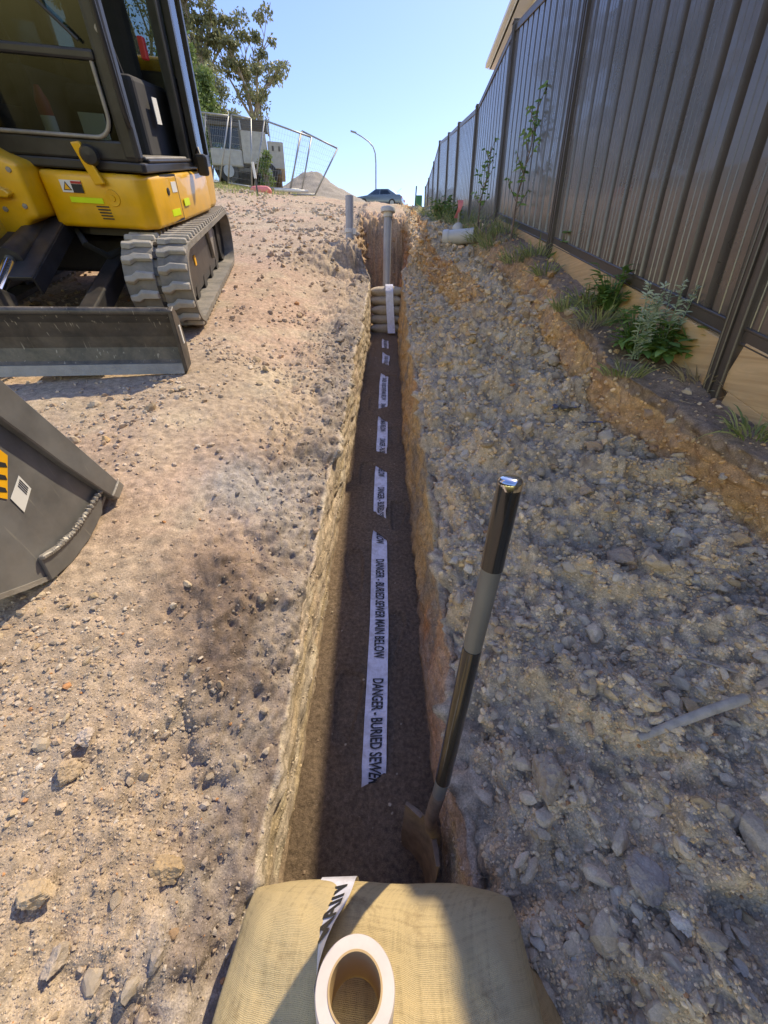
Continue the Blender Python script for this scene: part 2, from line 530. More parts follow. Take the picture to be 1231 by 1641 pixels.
def controls(Y):
    """left to right: list of (X, Z) arrays along Y"""
    z0 = np.zeros_like(Y)
    nl, nr = nat_l(Y), nat_r(Y)
    pit_end = sstep(9.15, 9.65, Y)              # the cut closes here
    near_end = 1 - sstep(-2.9, -2.4, Y)
    close = np.maximum(pit_end, near_end)
    low = sstep(2.0, 3.5, Y) * (1 - sstep(5.75, 6.3, Y))
    C = []
    for X in (-150., -30., -8., -2.6):
        C.append((z0 + X, nl + hill(X, Y)))
    C.append((z0 - 1.15, nl - .07 * low))
    C.append((z0 - .75, nl - .03 - .16 * low - .04 * (1 - sstep(5.75, 6.3, Y))))
    lipx = I(Y, -3, -.31, .6, -.30, 1.74, -.285, 6.1, -.185, 6.4, -.37, 7.2, -.45, 9.5, -.47)
    lipz = I(Y, -3, -2.21, 0, -1.30, 6.1, .57, 6.35, .95, 9.3, 1.90)
    lipx = lipx + .020 * vn(Y * 3.1, Y * 0 + .5, Y * 0 + 3.3) + .012 * vn(Y * 11, Y * 0 + 1.5, Y * 0 + 7.3)
    lipz = lin(lipz, nl, close) + .018 * vn(Y * 4.3, Y * 0 + 9.5, Y * 0 + 2.3)
    shx = lipx - I(Y, -3, .14, 5.8, .16, 6.4, .1)
    shz = lipz + I(Y, -3, .10, 5.8, .09, 6.4, .05) * (1 - close)
    C.append((shx, shz))
    C.append((lipx, lipz))
    mid = (nl + nr) / 2
    fz = lin(floor_z(Y), mid, close)
    flx = I(Y, -3, -.31, .8, -.30, 2.3, -.266, 6.1, -.18, 6.5, -.30, 9.3, -.36)
    C.append((flx, lin(fz, nl, close)))
    frx = I(Y, -3, .17, .9, .172, 3.2, .164, 6.1, .20, 6.5, .30, 9.3, .38)
    C.append((frx, fz))
    lrx = I(Y, -3, .205, .7, .205, 2.3, .232, 6.1, .26, 6.5, .42, 9.5, .5)
    lrz = I(Y, -3, -2.21, 0, -1.30, 6.0, .53, 6.5, .98, 9.3, 1.85)
    lrz = lin(lrz, nr, close)
    C.append((lrx, lrz))
    # lower bench, inner bank, shelf, outer bank, verge
    step = sstep(3.95, 4.4, Y) * (1 - sstep(6.1, 6.6, Y))
    bnx = lrx + .10
    C.append((bnx, lrz + (.075 - .03 * step) * (1 - close)))
    ifx = I(Y, -3, .72, 3.9, .74, 4.4, .73, 5.3, .62, 6.3, .47, 6.6, .56, 9.5, .64)
    itx = I(Y, -3, .95, 3.9, .97, 4.9, .95, 5.6, .75, 6.5, .60, 6.8, .66, 9.5, .74)
    shelf = lin(-1.0 + .312 * Y - .09 * sstep(.6, 1.2, Y) * (1 - sstep(2.6, 3.6, Y)), nr - .04, np.maximum(sstep(5.5, 7.5, Y), near_end))
    ifz = lin(shelf - .07, lrz + .10, step)
    C.append((ifx, lin(ifz, nr, close)))
    C.append((itx, lin(shelf - .015, nr, close)))
    otx = I(Y, -3, 1.43, 1.0, 1.42, 1.33, 1.375, 2.13, 1.15, 2.8, 1.25, 3.5, 1.37, 4.5, 1.40, 6, 1.36, 9.5, 1.4)
    ofx = otx - I(Y, -3, .05, 1.2, .04, 2.4, .05, 3.4, .12, 4.5, .18, 9, .3) + .03 * vn(Y * 5.0, Y * 0 + 4.4, Y * 0 + 1.1) + .055 * (1 - sstep(2.4, 3.2, Y))
    otx = otx + .045 * vn(Y * 4.0, Y * 0 + 2.4, Y * 0 + 8.1) + .02 * vn(Y * 12.0, Y * 0 + 2.4, Y * 0 + 8.1)
    C.append((np.maximum(ofx, itx + .03), lin(shelf, nr, close)))
    C.append((np.maximum(otx, itx + .12), nr - .01))
    C.append((fence_x(Y) + .02, nr))
    for X in (2.6, 8., 40., 160.):
        C.append((z0 + X, nr))
    return C

NSEG = [10, 14, 34, 95, 48, 55, 26, 42, 52, 42, 20, 60, 28, 44, 24, 22, 14, 14, 8, 8]
FLOOR_SEG = 8

def build_ground():
    C = controls(GY)
    ncol = sum(NSEG) + 1
    nrow = len(GY)
    X = np.zeros((nrow, ncol)); Z = np.zeros((nrow, ncol)); seg = np.zeros(ncol); tt = np.zeros(ncol)
    k = 0
    for s, n in enumerate(NSEG):
        for i in range(n + (1 if s == len(NSEG) - 1 else 0)):
            t = i / n
            X[:, k] = lin(C[s][0], C[s + 1][0], t); Z[:, k] = lin(C[s][1], C[s + 1][1], t)
            seg[k] = s; tt[k] = t; k += 1
    # ease the corners on the left apron
    for it in range(6):
        a, b = sum(NSEG[:3]), sum(NSEG[:7]) - 4
        Z[:, a:b] = (Z[:, a - 1:b - 1] + 2 * Z[:, a:b] + Z[:, a + 1:b + 1]) / 4
    for it in range(2):
        a, b = sum(NSEG[:10]) + 3, sum(NSEG[:14]) - 2
        Z[:, a:b] = (Z[:, a - 1:b - 1] + 2 * Z[:, a:b] + Z[:, a + 1:b + 1]) / 4
    Y = np.repeat(GY[:, None], ncol, 1)
    P = np.stack([X, Y, Z], -1)
    du = np.gradient(P, axis=1); dv = np.gradient(P, axis=0)
    Nn = np.cross(du, dv); Nn /= np.maximum(np.linalg.norm(Nn, axis=-1, keepdims=True), 1e-9)
    shp = (nrow, ncol)
    Q = P.reshape(-1, 3)
    SG = np.repeat((seg + tt)[None, :], nrow, 0).ravel()
    yy = Q[:, 1]; xx = Q[:, 0]
    closed = (yy > 9.6)
    wall_l = ((SG > 6.95) & (SG < 8.0)).astype(float); wall_r = ((SG >= 9.0) & (SG < 10.05)).astype(float)
    floor = ((SG >= 8.0) & (SG < 9.0)).astype(float)
    wall_l[closed] = 0; wall_r[closed] = 0; floor[closed] = 0
    bench = ((SG >= 10) & (SG < 14)).astype(float)
    bank = ((SG >= 12) & (SG < 13)).astype(float) * sstep(4, 4.4, yy) + ((SG >= 14) & (SG < 15))
    verge = ((SG >= 15)).astype(float)
    left = (SG <= 7).astype(float)
    nearw = 1 - sstep(10, 30, yy) * .5
    # relief along the normal
    n_big = fbm(Q, 1.6, 4, off=3.0)
    n_mid = fbm(Q, 6.0, 4, off=11.0)
    n_fin = fbm(Q, 26.0, 3, off=23.0)
    n_clod = np.abs(fbm(Q, 11.0, 3, off=31.0))
    n_str = fbm(Q, 24.0, 4, off=41.0, sc=(1, .16, 1.25))
    n_vert = fbm(Q, 9.0, 3, off=47.0, sc=(1, 1.3, .25))
    mound = sstep(.02, .4, fbm(Q, 3.2, 3, off=71.0, sc=(1, .55, 1)))
    n_gr = fbm(Q, 60.0, 2, off=141.0)
    d = left * (.020 * n_big + .014 * n_mid + .008 * n_fin + .0045 * n_gr)
    edge = left * sstep(4.6, 6.0, SG)           # broken apron beside the trench
    d += edge * (.03 * n_mid + .012 * (n_clod - .2) + .045 * mound + .015 * n_fin + .009 * n_gr - .01)
    brk = sstep(.12, .2, fbm(Q, 4.5, 3, off=91.0))      # little broken ledges
    d += edge * .016 * (brk - .5) * sstep(.3, .6, yy)
    d += left * .05 * np.exp(-(((xx + .52) / .15) ** 2 + ((yy - 1.0) / .3) ** 2))
    d += wall_l * (.018 * n_str + .016 * n_mid + .010 * n_vert + .006 * n_fin)
    tooth = np.abs(np.sin((Q[:, 1] + .12 * n_big + .25 * (Q[:, 2] - floor_z(yy))) * 24.0)) ** 3
    d += wall_r * .012 * tooth * sstep(-.2, .3, n_big) + wall_l * .008 * tooth * sstep(-.1, .4, n_big)
    d += wall_r * (.022 * n_str + .022 * n_mid + .012 * n_vert + .006 * n_fin)
    d += floor * (.009 * n_mid + .005 * n_fin + .008 * n_big)
    n_lump = np.abs(fbm(Q, 5.5, 3, off=131.0)); n_lump2 = np.abs(fbm(Q, 19.0, 2, off=137.0))
    for fx_, fy_, ang in ((.03, 1.35, .2), (-.16, 1.75, -.15), (.09, 2.2, .1), (-.13, 2.65, .1), (.08, 3.2, -.1), (-.1, 3.8, .1), (.08, 4.4, 0), (-.15, 1.05, .1)):
        dx = (xx - fx_) * math.cos(ang) - (yy - fy_) * math.sin(ang); dy = (xx - fx_) * math.sin(ang) + (yy - fy_) * math.cos(ang)
        e = (dx / (.048 + .012 * np.sin(dy * 12))) ** 4 + (dy / .145) ** 4
        d += floor * (-.014 * (1 - sstep(.5, 1.0, e)) + .006 * np.exp(-((e - 1.4) / .6) ** 2))
    d += bench * (.055 * n_mid + .13 * (n_lump - .2) + .06 * (n_clod - .22) + .03 * (n_lump2 - .2) + .016 * n_fin + .009 * n_gr + .02 * n_big)
    ledge = sstep(.02, .10, fbm(Q, 3.4, 3, off=171.0)) + .7 * sstep(.05, .12, fbm(Q, 6.1, 3, off=181.0))
    d += bench * .035 * (ledge - .6)
    pit = ((SG > 6.6) & (SG < 10.4)) * sstep(6.4, 6.8, yy) * (1 - sstep(9.9, 10.6, yy))
    d += pit * (.10 * n_mid + .20 * (n_lump - .2) + .12 * (n_clod - .2) + .05 * (n_lump2 - .2) + .02 * n_str)
    lbank = (SG > 4) * (SG < 7) * sstep(5.3, 5.8, yy) * (1 - sstep(6.6, 7.2, yy))
    d += lbank * (.05 * n_vert + .05 * (n_clod - .2) + .03 * n_mid)
    d += bank * (.03 * n_vert + .035 * n_mid + .05 * (n_clod - .2) + .025 * (n_lump2 - .2) + .012 * n_fin)
    d += verge * (.02 * n_mid + .012 * n_fin) * (1 - sstep(3, 20, xx))
    farm = sstep(6, 14, yy)
    d += farm * (.10 * fbm(Q, .8, 4, off=55.0) + .06 * (np.abs(fbm(Q, 2.2, 3, off=61.0)) - .2)) * (1 - sstep(20, 40, yy))
    d *= 1 - .7 * sstep(30, 60, yy)
    # quiet ground under the tracks
    under = sstep(-1.25, -1.5, xx) * (1 - sstep(6.2, 7, yy)) * sstep(2, 2.6, yy)
    d *= 1 - .75 * under
    D = (Nn.reshape(-1, 3) * d[:, None])
    V = Q + D
    # soil colours, the right bench lifted against its shade
    n_c1 = fbm(V, 1.1, 4, off=101.0) * .5 + .5
    n_c2 = fbm(V, 4.0, 4, off=111.0) * .5 + .5
    n_c3 = fbm(V, 13.0, 3, off=121.0) * .5 + .5
    def col(c): return np.array(c)[None, :]
    def mx(A, B, w): return A * (1 - w[:, None]) + B * w[:, None]
    base = mx(col((.44, .345, .26)) + 0 * V, col((.475, .34, .26)), sstep(.35, .65, n_c1))
    base = mx(base, col((.50, .41, .30)), sstep(.5, .75, n_c2) * .7)
    base = mx(base, col((.36, .30, .25)), sstep(.55, .8, n_c3) * .4)
    # grey-brown bedding sand spilt along the left edge
    grey = edge * sstep(.42, .60, n_c2 * .4 + n_c1 * .25 + .35 * sstep(5.0, 6.6, SG))
    base = mx(base, mx(col((.34, .29, .25)) + 0 * V, col((.25, .20, .17)), sstep(.4, .7, n_c3)), np.clip(grey * .95, 0, 1))
    heap = np.exp(-(((xx + .60) / .16) ** 2 + ((yy - 1.08) / .22) ** 2)) + .8 * np.exp(-(((xx + .48) / .10) ** 2 + ((yy - .82) / .16) ** 2))
    base = mx(base, col((.175, .13, .105)), np.clip(heap * 1.35 * (.55 + .9 * (n_c3 - .3)), 0, 1) * left)
    pale = np.exp(-(((xx + .62) / .17) ** 2 + ((yy - 1.62) / .2) ** 2))
    base = mx(base, col((.33, .31, .30)), np.clip(pale * 1.3, 0, .9) * left)
    # strata in the walls
    zs = V[:, 2] - .28 * yy
    band = fbm(np.stack([xx * .5, yy * .25, zs * 11], -1), 1.3, 4, off=7.0) * .5 + .5
    strat = mx(col((.48, .405, .32)) + 0 * V, col((.46, .365, .245)), sstep(.45, .62, band))
    strat = mx(strat, base * 1.05, sstep(.35, .6, n_c2) * .55)
    strat = mx(strat, col((.33, .26, .19)), sstep(.3, .12, n_c3) * .7)
    strat = mx(strat, col((.55, .48, .36)), sstep(.62, .8, n_c3) * .6)
    base = mx(base, strat, wall_l)
    sr = mx(col((.56, .37, .18)) + 0 * V, col((.54, .27, .13)), sstep(.45, .7, n_c1))
    sr = mx(sr, col((.30, .25, .19)), sstep(.5, .72, n_c2) * .8)
    sr = mx(sr, col((.48, .35, .25)), 1 - sstep(.5, 1.4, yy))
    base = mx(base, sr, wall_r)
    bcol = mx(col((.55, .425, .295)) + 0 * V, col((.47, .37, .26)), sstep(.4, .65, n_c2))  # brightness lost to the fence's shade is put back into the bench colour
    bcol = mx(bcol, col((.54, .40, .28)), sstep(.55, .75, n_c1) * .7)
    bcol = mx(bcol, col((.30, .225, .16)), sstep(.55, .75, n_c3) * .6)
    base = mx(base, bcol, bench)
    kcol = mx(col((.56, .35, .17)) + 0 * V, col((.48, .29, .16)), sstep(.4, .6, n_c2))
    base = mx(base, mx(kcol, col((.25, .19, .15)), sstep(.6, .75, n_c3) * .6), np.clip(bank, 0, 1))
    topsoil = ((SG >= 14.75) & (SG < 16)).astype(float) * (1 - sstep(9, 14, yy))
    base = mx(base, mx(col((.24, .17, .12)) + 0 * V, col((.31, .225, .16)), n_c3), topsoil)
    base = mx(base, col((.42, .27, .16)), np.clip(sstep(6.2, 6.6, yy) * (1 - sstep(9.6, 9.9, yy)) * ((SG > 6.9) & (SG < 10.2)), 0, 1) * .7)
    sandc = mx(col((.25, .185, .13)) + 0 * V, col((.19, .138, .098)), n_c2)
    base = mx(base, sandc, floor * (1 - sstep(6.2, 6.5, yy)))
    # sand dragged a little up the foot of both walls
    foot = (wall_l * sstep(7.82, 7.98, SG) + wall_r * (1 - sstep(9.02, 9.15, SG))) * (1 - sstep(6, 6.3, yy))
    base = mx(base, sandc * 1.15, np.clip(foot, 0, 1) * .8)
    grassy = sstep(11, 15, yy) * sstep(-3.0, -6.0, xx)
    base = mx(base, col((.27, .24, .10)), grassy * .8)
    base = base * (1 - .08 * (SG < 6.9) * (1 - farm * 0))[:, None]
    base = np.clip(base, .01, .9)
    idx = np.arange(nrow * ncol).reshape(nrow, ncol)
    quads = np.stack([idx[:-1, :-1], idx[:-1, 1:], idx[1:, 1:], idx[1:, :-1]], -1)
    c0, c1 = sum(NSEG[:FLOOR_SEG]), sum(NSEG[:FLOOR_SEG + 1])
    r1 = int(np.searchsorted(GY, 9.1))
    fmask = np.zeros((nrow - 1, ncol - 1), bool); fmask[:r1, c0:c1] = True
    V3 = V.reshape(nrow, ncol, 3)
    gq = quads[~fmask]; fq = quads[fmask]
    used = np.unique(fq); remap = np.zeros(len(V), int); remap[used] = np.arange(len(used))
    used_g = np.unique(gq); remap_g = np.zeros(len(V), int); remap_g[used_g] = np.arange(len(used_g))
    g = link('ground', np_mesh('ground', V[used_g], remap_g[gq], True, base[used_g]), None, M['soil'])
    f = link('trench_floor', np_mesh('trench_floor', V[used], remap[fq], True, base[used]), None, M['sand'])
    for o in (g, f): o['kind'] = 'structure'
    tag(g, 'bare tan clay ground with the cut trench walls and rubble benches')
    tag(f, 'dark brown bedding sand along the trench bottom')
    return g, f, V, Nn.reshape(-1, 3), SG, base, V3
GROUND, FLOOR, GV, GN, GS, GC, GV3 = build_ground()

from mathutils.bvhtree import BVHTree
def _bvh(o):
    me = o.data
    n = len(me.vertices); co = np.empty(n * 3, np.float32); me.vertices.foreach_get('co', co)
    m = len(me.polygons); li = np.empty(m * 4, np.int32); me.loops.foreach_get('vertex_index', li)
    return BVHTree.FromPolygons(co.reshape(-1, 3).tolist(), li.reshape(-1, 4).tolist())
BV = [_bvh(GROUND), _bvh(FLOOR)]

def drop(x, y, top=40.0):
    """height of the ground at (x, y)"""
    best = None
    for b in BV:
        h = b.ray_cast(Vector((x, y, top)), Vector((0, 0, -1)))
        if h[0] is not None and (best is None or h[0].z > best): best = h[0].z
    return best if best is not None else float(nat_l(y))

def hit(px, py):
    """where a ray from the lens through a photograph pixel meets the ground"""
    d = Vector(ray(px, py)).normalized()
    best = None
    for b in BV:
        h = b.ray_cast(Vector((0, 0, 0)), d)
        if h[0] is not None and (best is None or h[3] < best[1]): best = (h[0], h[3])
    return best[0] if best else Vector(at_y(px, py, 8))

# ------------------------------------------------------------------ stones
def rock_shape(sub, seed, planes=9, flat=.7):
    r = np.random.default_rng(seed)
    bm = bmesh.new(); bmesh.ops.create_icosphere(bm, subdivisions=sub, radius=1)
    v = np.array([p.co[:] for p in bm.verts]); f = np.array([[q.index for q in t.verts] for t in bm.faces]); bm.free()
    nrm = r.normal(size=(planes, 3)); nrm /= np.linalg.norm(nrm, axis=1)[:, None]
    dd = r.uniform(.42, .85, planes)
    dots = v @ nrm.T
    lim = np.where(dots > .05, dd[None, :] / np.maximum(dots, .05), 9).min(1)
    v = v * np.minimum(lim, 1.05)[:, None]
    if sub >= 2:
        v *= (1 + .06 * fbm(v + seed, 1.7, 3) + .05 * fbm(v + seed, 5, 2))[:, None]
    v *= np.array([1, r.uniform(.6, .95), r.uniform(.45, flat)])
    return v, f

STONE_TONES = np.array([(.42, .33, .25), (.48, .40, .31), (.40, .34, .28), (.36, .31, .26), (.54, .47, .39), (.45, .32, .23), (.41, .29, .20), (.60, .55, .48), (.44, .39, .34), (.47, .35, .22)])

def rot_mats(n, r):
    a = r.uniform(0, 2 * np.pi, n); b = r.normal(0, .35, n); c = r.normal(0, .35, n)
    ca, sa, cb, sb, cc, sc = np.cos(a), np.sin(a), np.cos(b), np.sin(b), np.cos(c), np.sin(c)
    Rz = np.zeros((n, 3, 3)); Rz[:, 0, 0] = ca; Rz[:, 0, 1] = -sa; Rz[:, 1, 0] = sa; Rz[:, 1, 1] = ca; Rz[:, 2, 2] = 1
    Rx = np.zeros((n, 3, 3)); Rx[:, 0, 0] = 1; Rx[:, 1, 1] = cb; Rx[:, 1, 2] = -sb; Rx[:, 2, 1] = sb; Rx[:, 2, 2] = cb
    Ry = np.zeros((n, 3, 3)); Ry[:, 1, 1] = 1; Ry[:, 0, 0] = cc; Ry[:, 0, 2] = sc; Ry[:, 2, 0] = -sc; Ry[:, 2, 2] = cc
    return Rz @ Rx @ Ry

def pick(weight, n, r):
    """random ground points with density ~ weight per unit area"""
    nrow, ncol = GV3.shape[:2]
    A = np.zeros((nrow, ncol))
    e1 = GV3[:-1, 1:] - GV3[:-1, :-1]; e2 = GV3[1:, :-1] - GV3[:-1, :-1]
    A[:-1, :-1] = np.linalg.norm(np.cross(e1, e2), axis=-1)
    w = A.ravel() * weight
    w /= w.sum()
    i = r.choice(len(w), n, p=w)
    j1 = np.minimum(i + 1, len(w) - 1); j2 = np.minimum(i + ncol, len(w) - 1)
    a = r.uniform(0, .5, n)[:, None]; b = r.uniform(0, .5, n)[:, None]
    return GV[i] + (GV[j1] - GV[i]) * a + (GV[j2] - GV[i]) * b, GN[i], i

def in_view(P, margin=1.15):
    dep = P[:, 1] * cP - P[:, 2] * sP
    u = P[:, 0] / np.maximum(dep, .01); v = (-P[:, 2] * cP - P[:, 1] * sP) / np.maximum(dep, .01)
    return (dep > .05) & (np.abs(u) < margin) & (np.abs(v) < 1.333 * margin)

def scatter():
    r = np.random.default_rng(21)
    P, S, yy, xx = GV, GS, GV[:, 1], GV[:, 0]
    vis = in_view(P).astype(float)
    edge = sstep(4.8, 6, S) * (S < 7)
    pile = 1.6 * np.exp(-(((xx + .62) / .18) ** 2 + ((yy - .42) / .3) ** 2)) + np.exp(-(((xx + .9) / .3) ** 2 + ((yy - .75) / .25) ** 2)) * .6
    clump = sstep(.45, .7, fbm(P, 2.4, 3, off=201.0) * .5 + .5)
    w_left = (S < 7) * (.12 + 1.25 * clump ** 1.4 + 3.0 * pile) * (1 - .35 * edge * (yy > .75))
    w_left = w_left + 1.1 * edge * (yy < 4)
    w_bench = ((S >= 10.3) & (S < 14)) * (1.1 + 1.2 * clump) * (1 + .5 * (yy < 1.6))
    w_wall = (((S >= 7.05) & (S < 7.95)) * .5 + ((S >= 9.05) & (S < 9.98)) * .9) * (yy < 9.5) + ((S >= 8) & (S < 9)) * .035 * (yy < 6.2)
    w_bank = ((S >= 14) & (S < 14.8)) * .8 + ((S >= 14.8) & (S < 16)) * .25 * (yy < 7)
    dist = np.maximum(yy * cP - P[:, 2] * sP, .3)
    w = (w_left + 1.05 * w_bench + w_bank + w_wall) * vis / dist ** 1.75 * (yy < 14) * (yy > -.1)
    n = 56000
    pos, nrm, ix = pick(w, n, r)
    dep = np.maximum(pos[:, 1] * cP - pos[:, 2] * sP, .35)
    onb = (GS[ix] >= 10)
    ypx = np.exp(r.normal(.15, .6, n)) * np.where(onb, 1.12, 1.05)     # half-size in scored pixels
    size = np.clip(ypx * np.maximum(dep, .75) / 384.0, .0022, .05)
    big = r.random(n) < .03
    size = np.where(big, size * r.uniform(1.6, 2.8, n), size)
    size = np.minimum(size, .035 + .006 * dep)
    bright = r.uniform(.8, 1.18, n)[:, None]
    tone = STONE_TONES[r.integers(0, len(STONE_TONES), n)] * .55 + GC[ix] * .5
    tone = np.where(onb[:, None], tone * np.array([[1.38, 1.24, 1.0]]), tone * 1.06) * bright  # bench stones coloured brighter and warmer to offset the blue shade
    eg = ((GS[ix] > 4.9) & (GS[ix] < 7) & (r.random(n) < .85))
    size = np.where(eg, size * .62, size); tone = np.where(eg[:, None], GC[ix] * bright * 1.12, tone)
    tone = np.where((r.random(n) < .012)[:, None], np.array([[.50, .25, .12]]), tone)
    wallm = (GS[ix] >= 7) & (GS[ix] < 10) & (pos[:, 1] < 9.5)
    size = np.where(wallm, np.minimum(size, .010) * np.where(GS[ix] < 8, .8, .9), size)
    tone = np.where(wallm[:, None], GC[ix] * bright * 1.05, tone)
    tone = np.where(((GS[ix] >= 8) & (GS[ix] < 9) & wallm & (r.random(n) < .5))[:, None], np.array([[.42, .36, .28]]), tone)
    pos = pos + nrm * (size * np.where(wallm, -.1, .12))[:, None]
    order = np.argsort(-size / dep)
    top = order[:300]; rest = order[300:]
    # the ones that show largest: single stones, part of the ground
    shapes = []
    for k in range(30):
        v, f = rock_shape(2, 500 + k, 13, .8)
        c = STONE_TONES[k % 10] * r.uniform(.85, 1.1) * np.array([1.12, 1.04, .92])
        me = np_mesh('stone', v, f, False, np.repeat(c[None, :], len(v), 0)); me.materials.append(M['stone'])
        shapes.append((me, c))
    cs = np.array([s[1] for s in shapes])
    for q in top:
        k = int(np.argsort(np.linalg.norm(cs - tone[q] * 1.1, axis=1))[r.integers(0, 6)])
        o = bpy.data.objects.new('stone', shapes[k][0]); COL.objects.link(o); o.parent = GROUND
        o.location = pos[q]; o.scale = (size[q], size[q], size[q] * 1.15)
        o.rotation_euler = (r.normal(0, .3), r.normal(0, .3), r.uniform(0, 6.28))
    # the rest: one mass of gravel
    var_lo = [rock_shape(1, 900 + k, 7, .8) for k in range(10)]
    var0 = []
    for k in range(12):
        rr = np.random.default_rng(1300 + k)
        phi = (1 + 5 ** .5) / 2
        v = np.array([(-1, phi, 0), (1, phi, 0), (-1, -phi, 0), (1, -phi, 0), (0, -1, phi), (0, 1, phi), (0, -1, -phi), (0, 1, -phi), (phi, 0, -1), (phi, 0, 1), (-phi, 0, -1), (-phi, 0, 1)]) / 1.9
        f = np.array([(0, 11, 5), (0, 5, 1), (0, 1, 7), (0, 7, 10), (0, 10, 11), (1, 5, 9), (5, 11, 4), (11, 10, 2), (10, 7, 6), (7, 1, 8), (3, 9, 4), (3, 4, 2), (3, 2, 6), (3, 6, 8), (3, 8, 9), (4, 9, 5), (2, 4, 11), (6, 2, 10), (8, 6, 7), (9, 8, 1)])
        v = v * rr.uniform(.7, 1.2, (12, 1)) * np.array([1, rr.uniform(.6, .95), rr.uniform(.45, .8)])
        var0.append((v, f))
    Vs, Fs, Cs, off = [], [], [], 0
    hi = rest[:2600]; lo = rest[2600:]
    for grp, var in ((hi, var_lo), (lo, var0)):
        kk = r.integers(0, len(var), len(grp))
        for k, (v, f) in enumerate(var):
            ids = grp[kk == k]
            m = len(ids)
            if m == 0: continue
            Rm = rot_mats(m, r)
            W = np.einsum('nij,vj->nvi', Rm, v) * size[ids][:, None, None] + pos[ids][:, None, :]
            Vs.append(W.reshape(-1, 3)); Cs.append(np.repeat(tone[ids], len(v), 0))
            F = (f[None, :, :] + (np.arange(m) * len(v))[:, None, None]).reshape(-1, 3) + off
            Fs.append(F); off += m * len(v)
    g = link('gravel', np_mesh('gravel', np.concatenate(Vs), np.concatenate(Fs), False, np.concatenate(Cs)), GROUND, M['stone'])
    g['kind'] = 'stuff'
scatter()

def clods():
    # lumps of broken clay, too many to count: one mass on the ground
    r = np.random.default_rng(33)
    vis = in_view(GV, 1.1)
    clump = sstep(.4, .7, fbm(GV, 3.0, 3, off=301.0) * .5 + .5)
    yy = GV[:, 1]
    w = (((GS >= 10.4) & (GS < 14.2)) * (.3 + clump + 2.0 * (GS > 13.7)) + .10 * ((GS > 3.2) & (GS < 6.8)) * clump * (yy < 1.0) + .25 * ((GS > 6.6) & (GS < 10.3) & (yy > 6.6)) * 3 + .25 * ((GS > 3.6) & (GS < 7) & (yy > 5.2) & (yy < 8))) * vis * (yy < 9.7) * (yy > 0) / np.maximum(yy, .6) ** 1.3
    n = 1100
    pos, nrm, ix = pick(w, n, r)
    dep = np.maximum(pos[:, 1] * cP - pos[:, 2] * sP, .5)
    size = np.exp(r.normal(-4.05, .42, n)) * (.55 + .35 * dep)
    size = np.clip(size, .008, .07)
    var = []
    for k in range(10):
        v, f = rock_shape(2, 7000 + k, 10, .8)
        v = v * (1 + .25 * fbm(v + k * 3, 1.8, 3) + .30 * np.abs(fbm(v + k * 3, 4, 3)) + .10 * fbm(v + k * 3, 12, 2))[:, None]
        var.append((v, f))
    tone = GC[ix] * r.uniform(.9, 1.22, n)[:, None]
    kk = r.integers(0, 10, n)
    Vs, Fs, Cs, off = [], [], [], 0
    for k, (v, f) in enumerate(var):
        ids = np.where(kk == k)[0]; m = len(ids)
        W = np.einsum('nij,vj->nvi', rot_mats(m, r), v) * size[ids][:, None, None] + (pos[ids] + nrm[ids] * (size[ids] * .15)[:, None])[:, None, :]
        Vs.append(W.reshape(-1, 3)); Cs.append(np.repeat(tone[ids], len(v), 0))
        Fs.append((f[None] + (np.arange(m) * len(v))[:, None, None]).reshape(-1, 3) + off); off += m * len(v)
    g = link('clay_clods', np_mesh('clay_clods', np.concatenate(Vs), np.concatenate(Fs), False, np.clip(np.concatenate(Cs), 0, .85)), GROUND, M['stone'])
    g['kind'] = 'stuff'
clods()

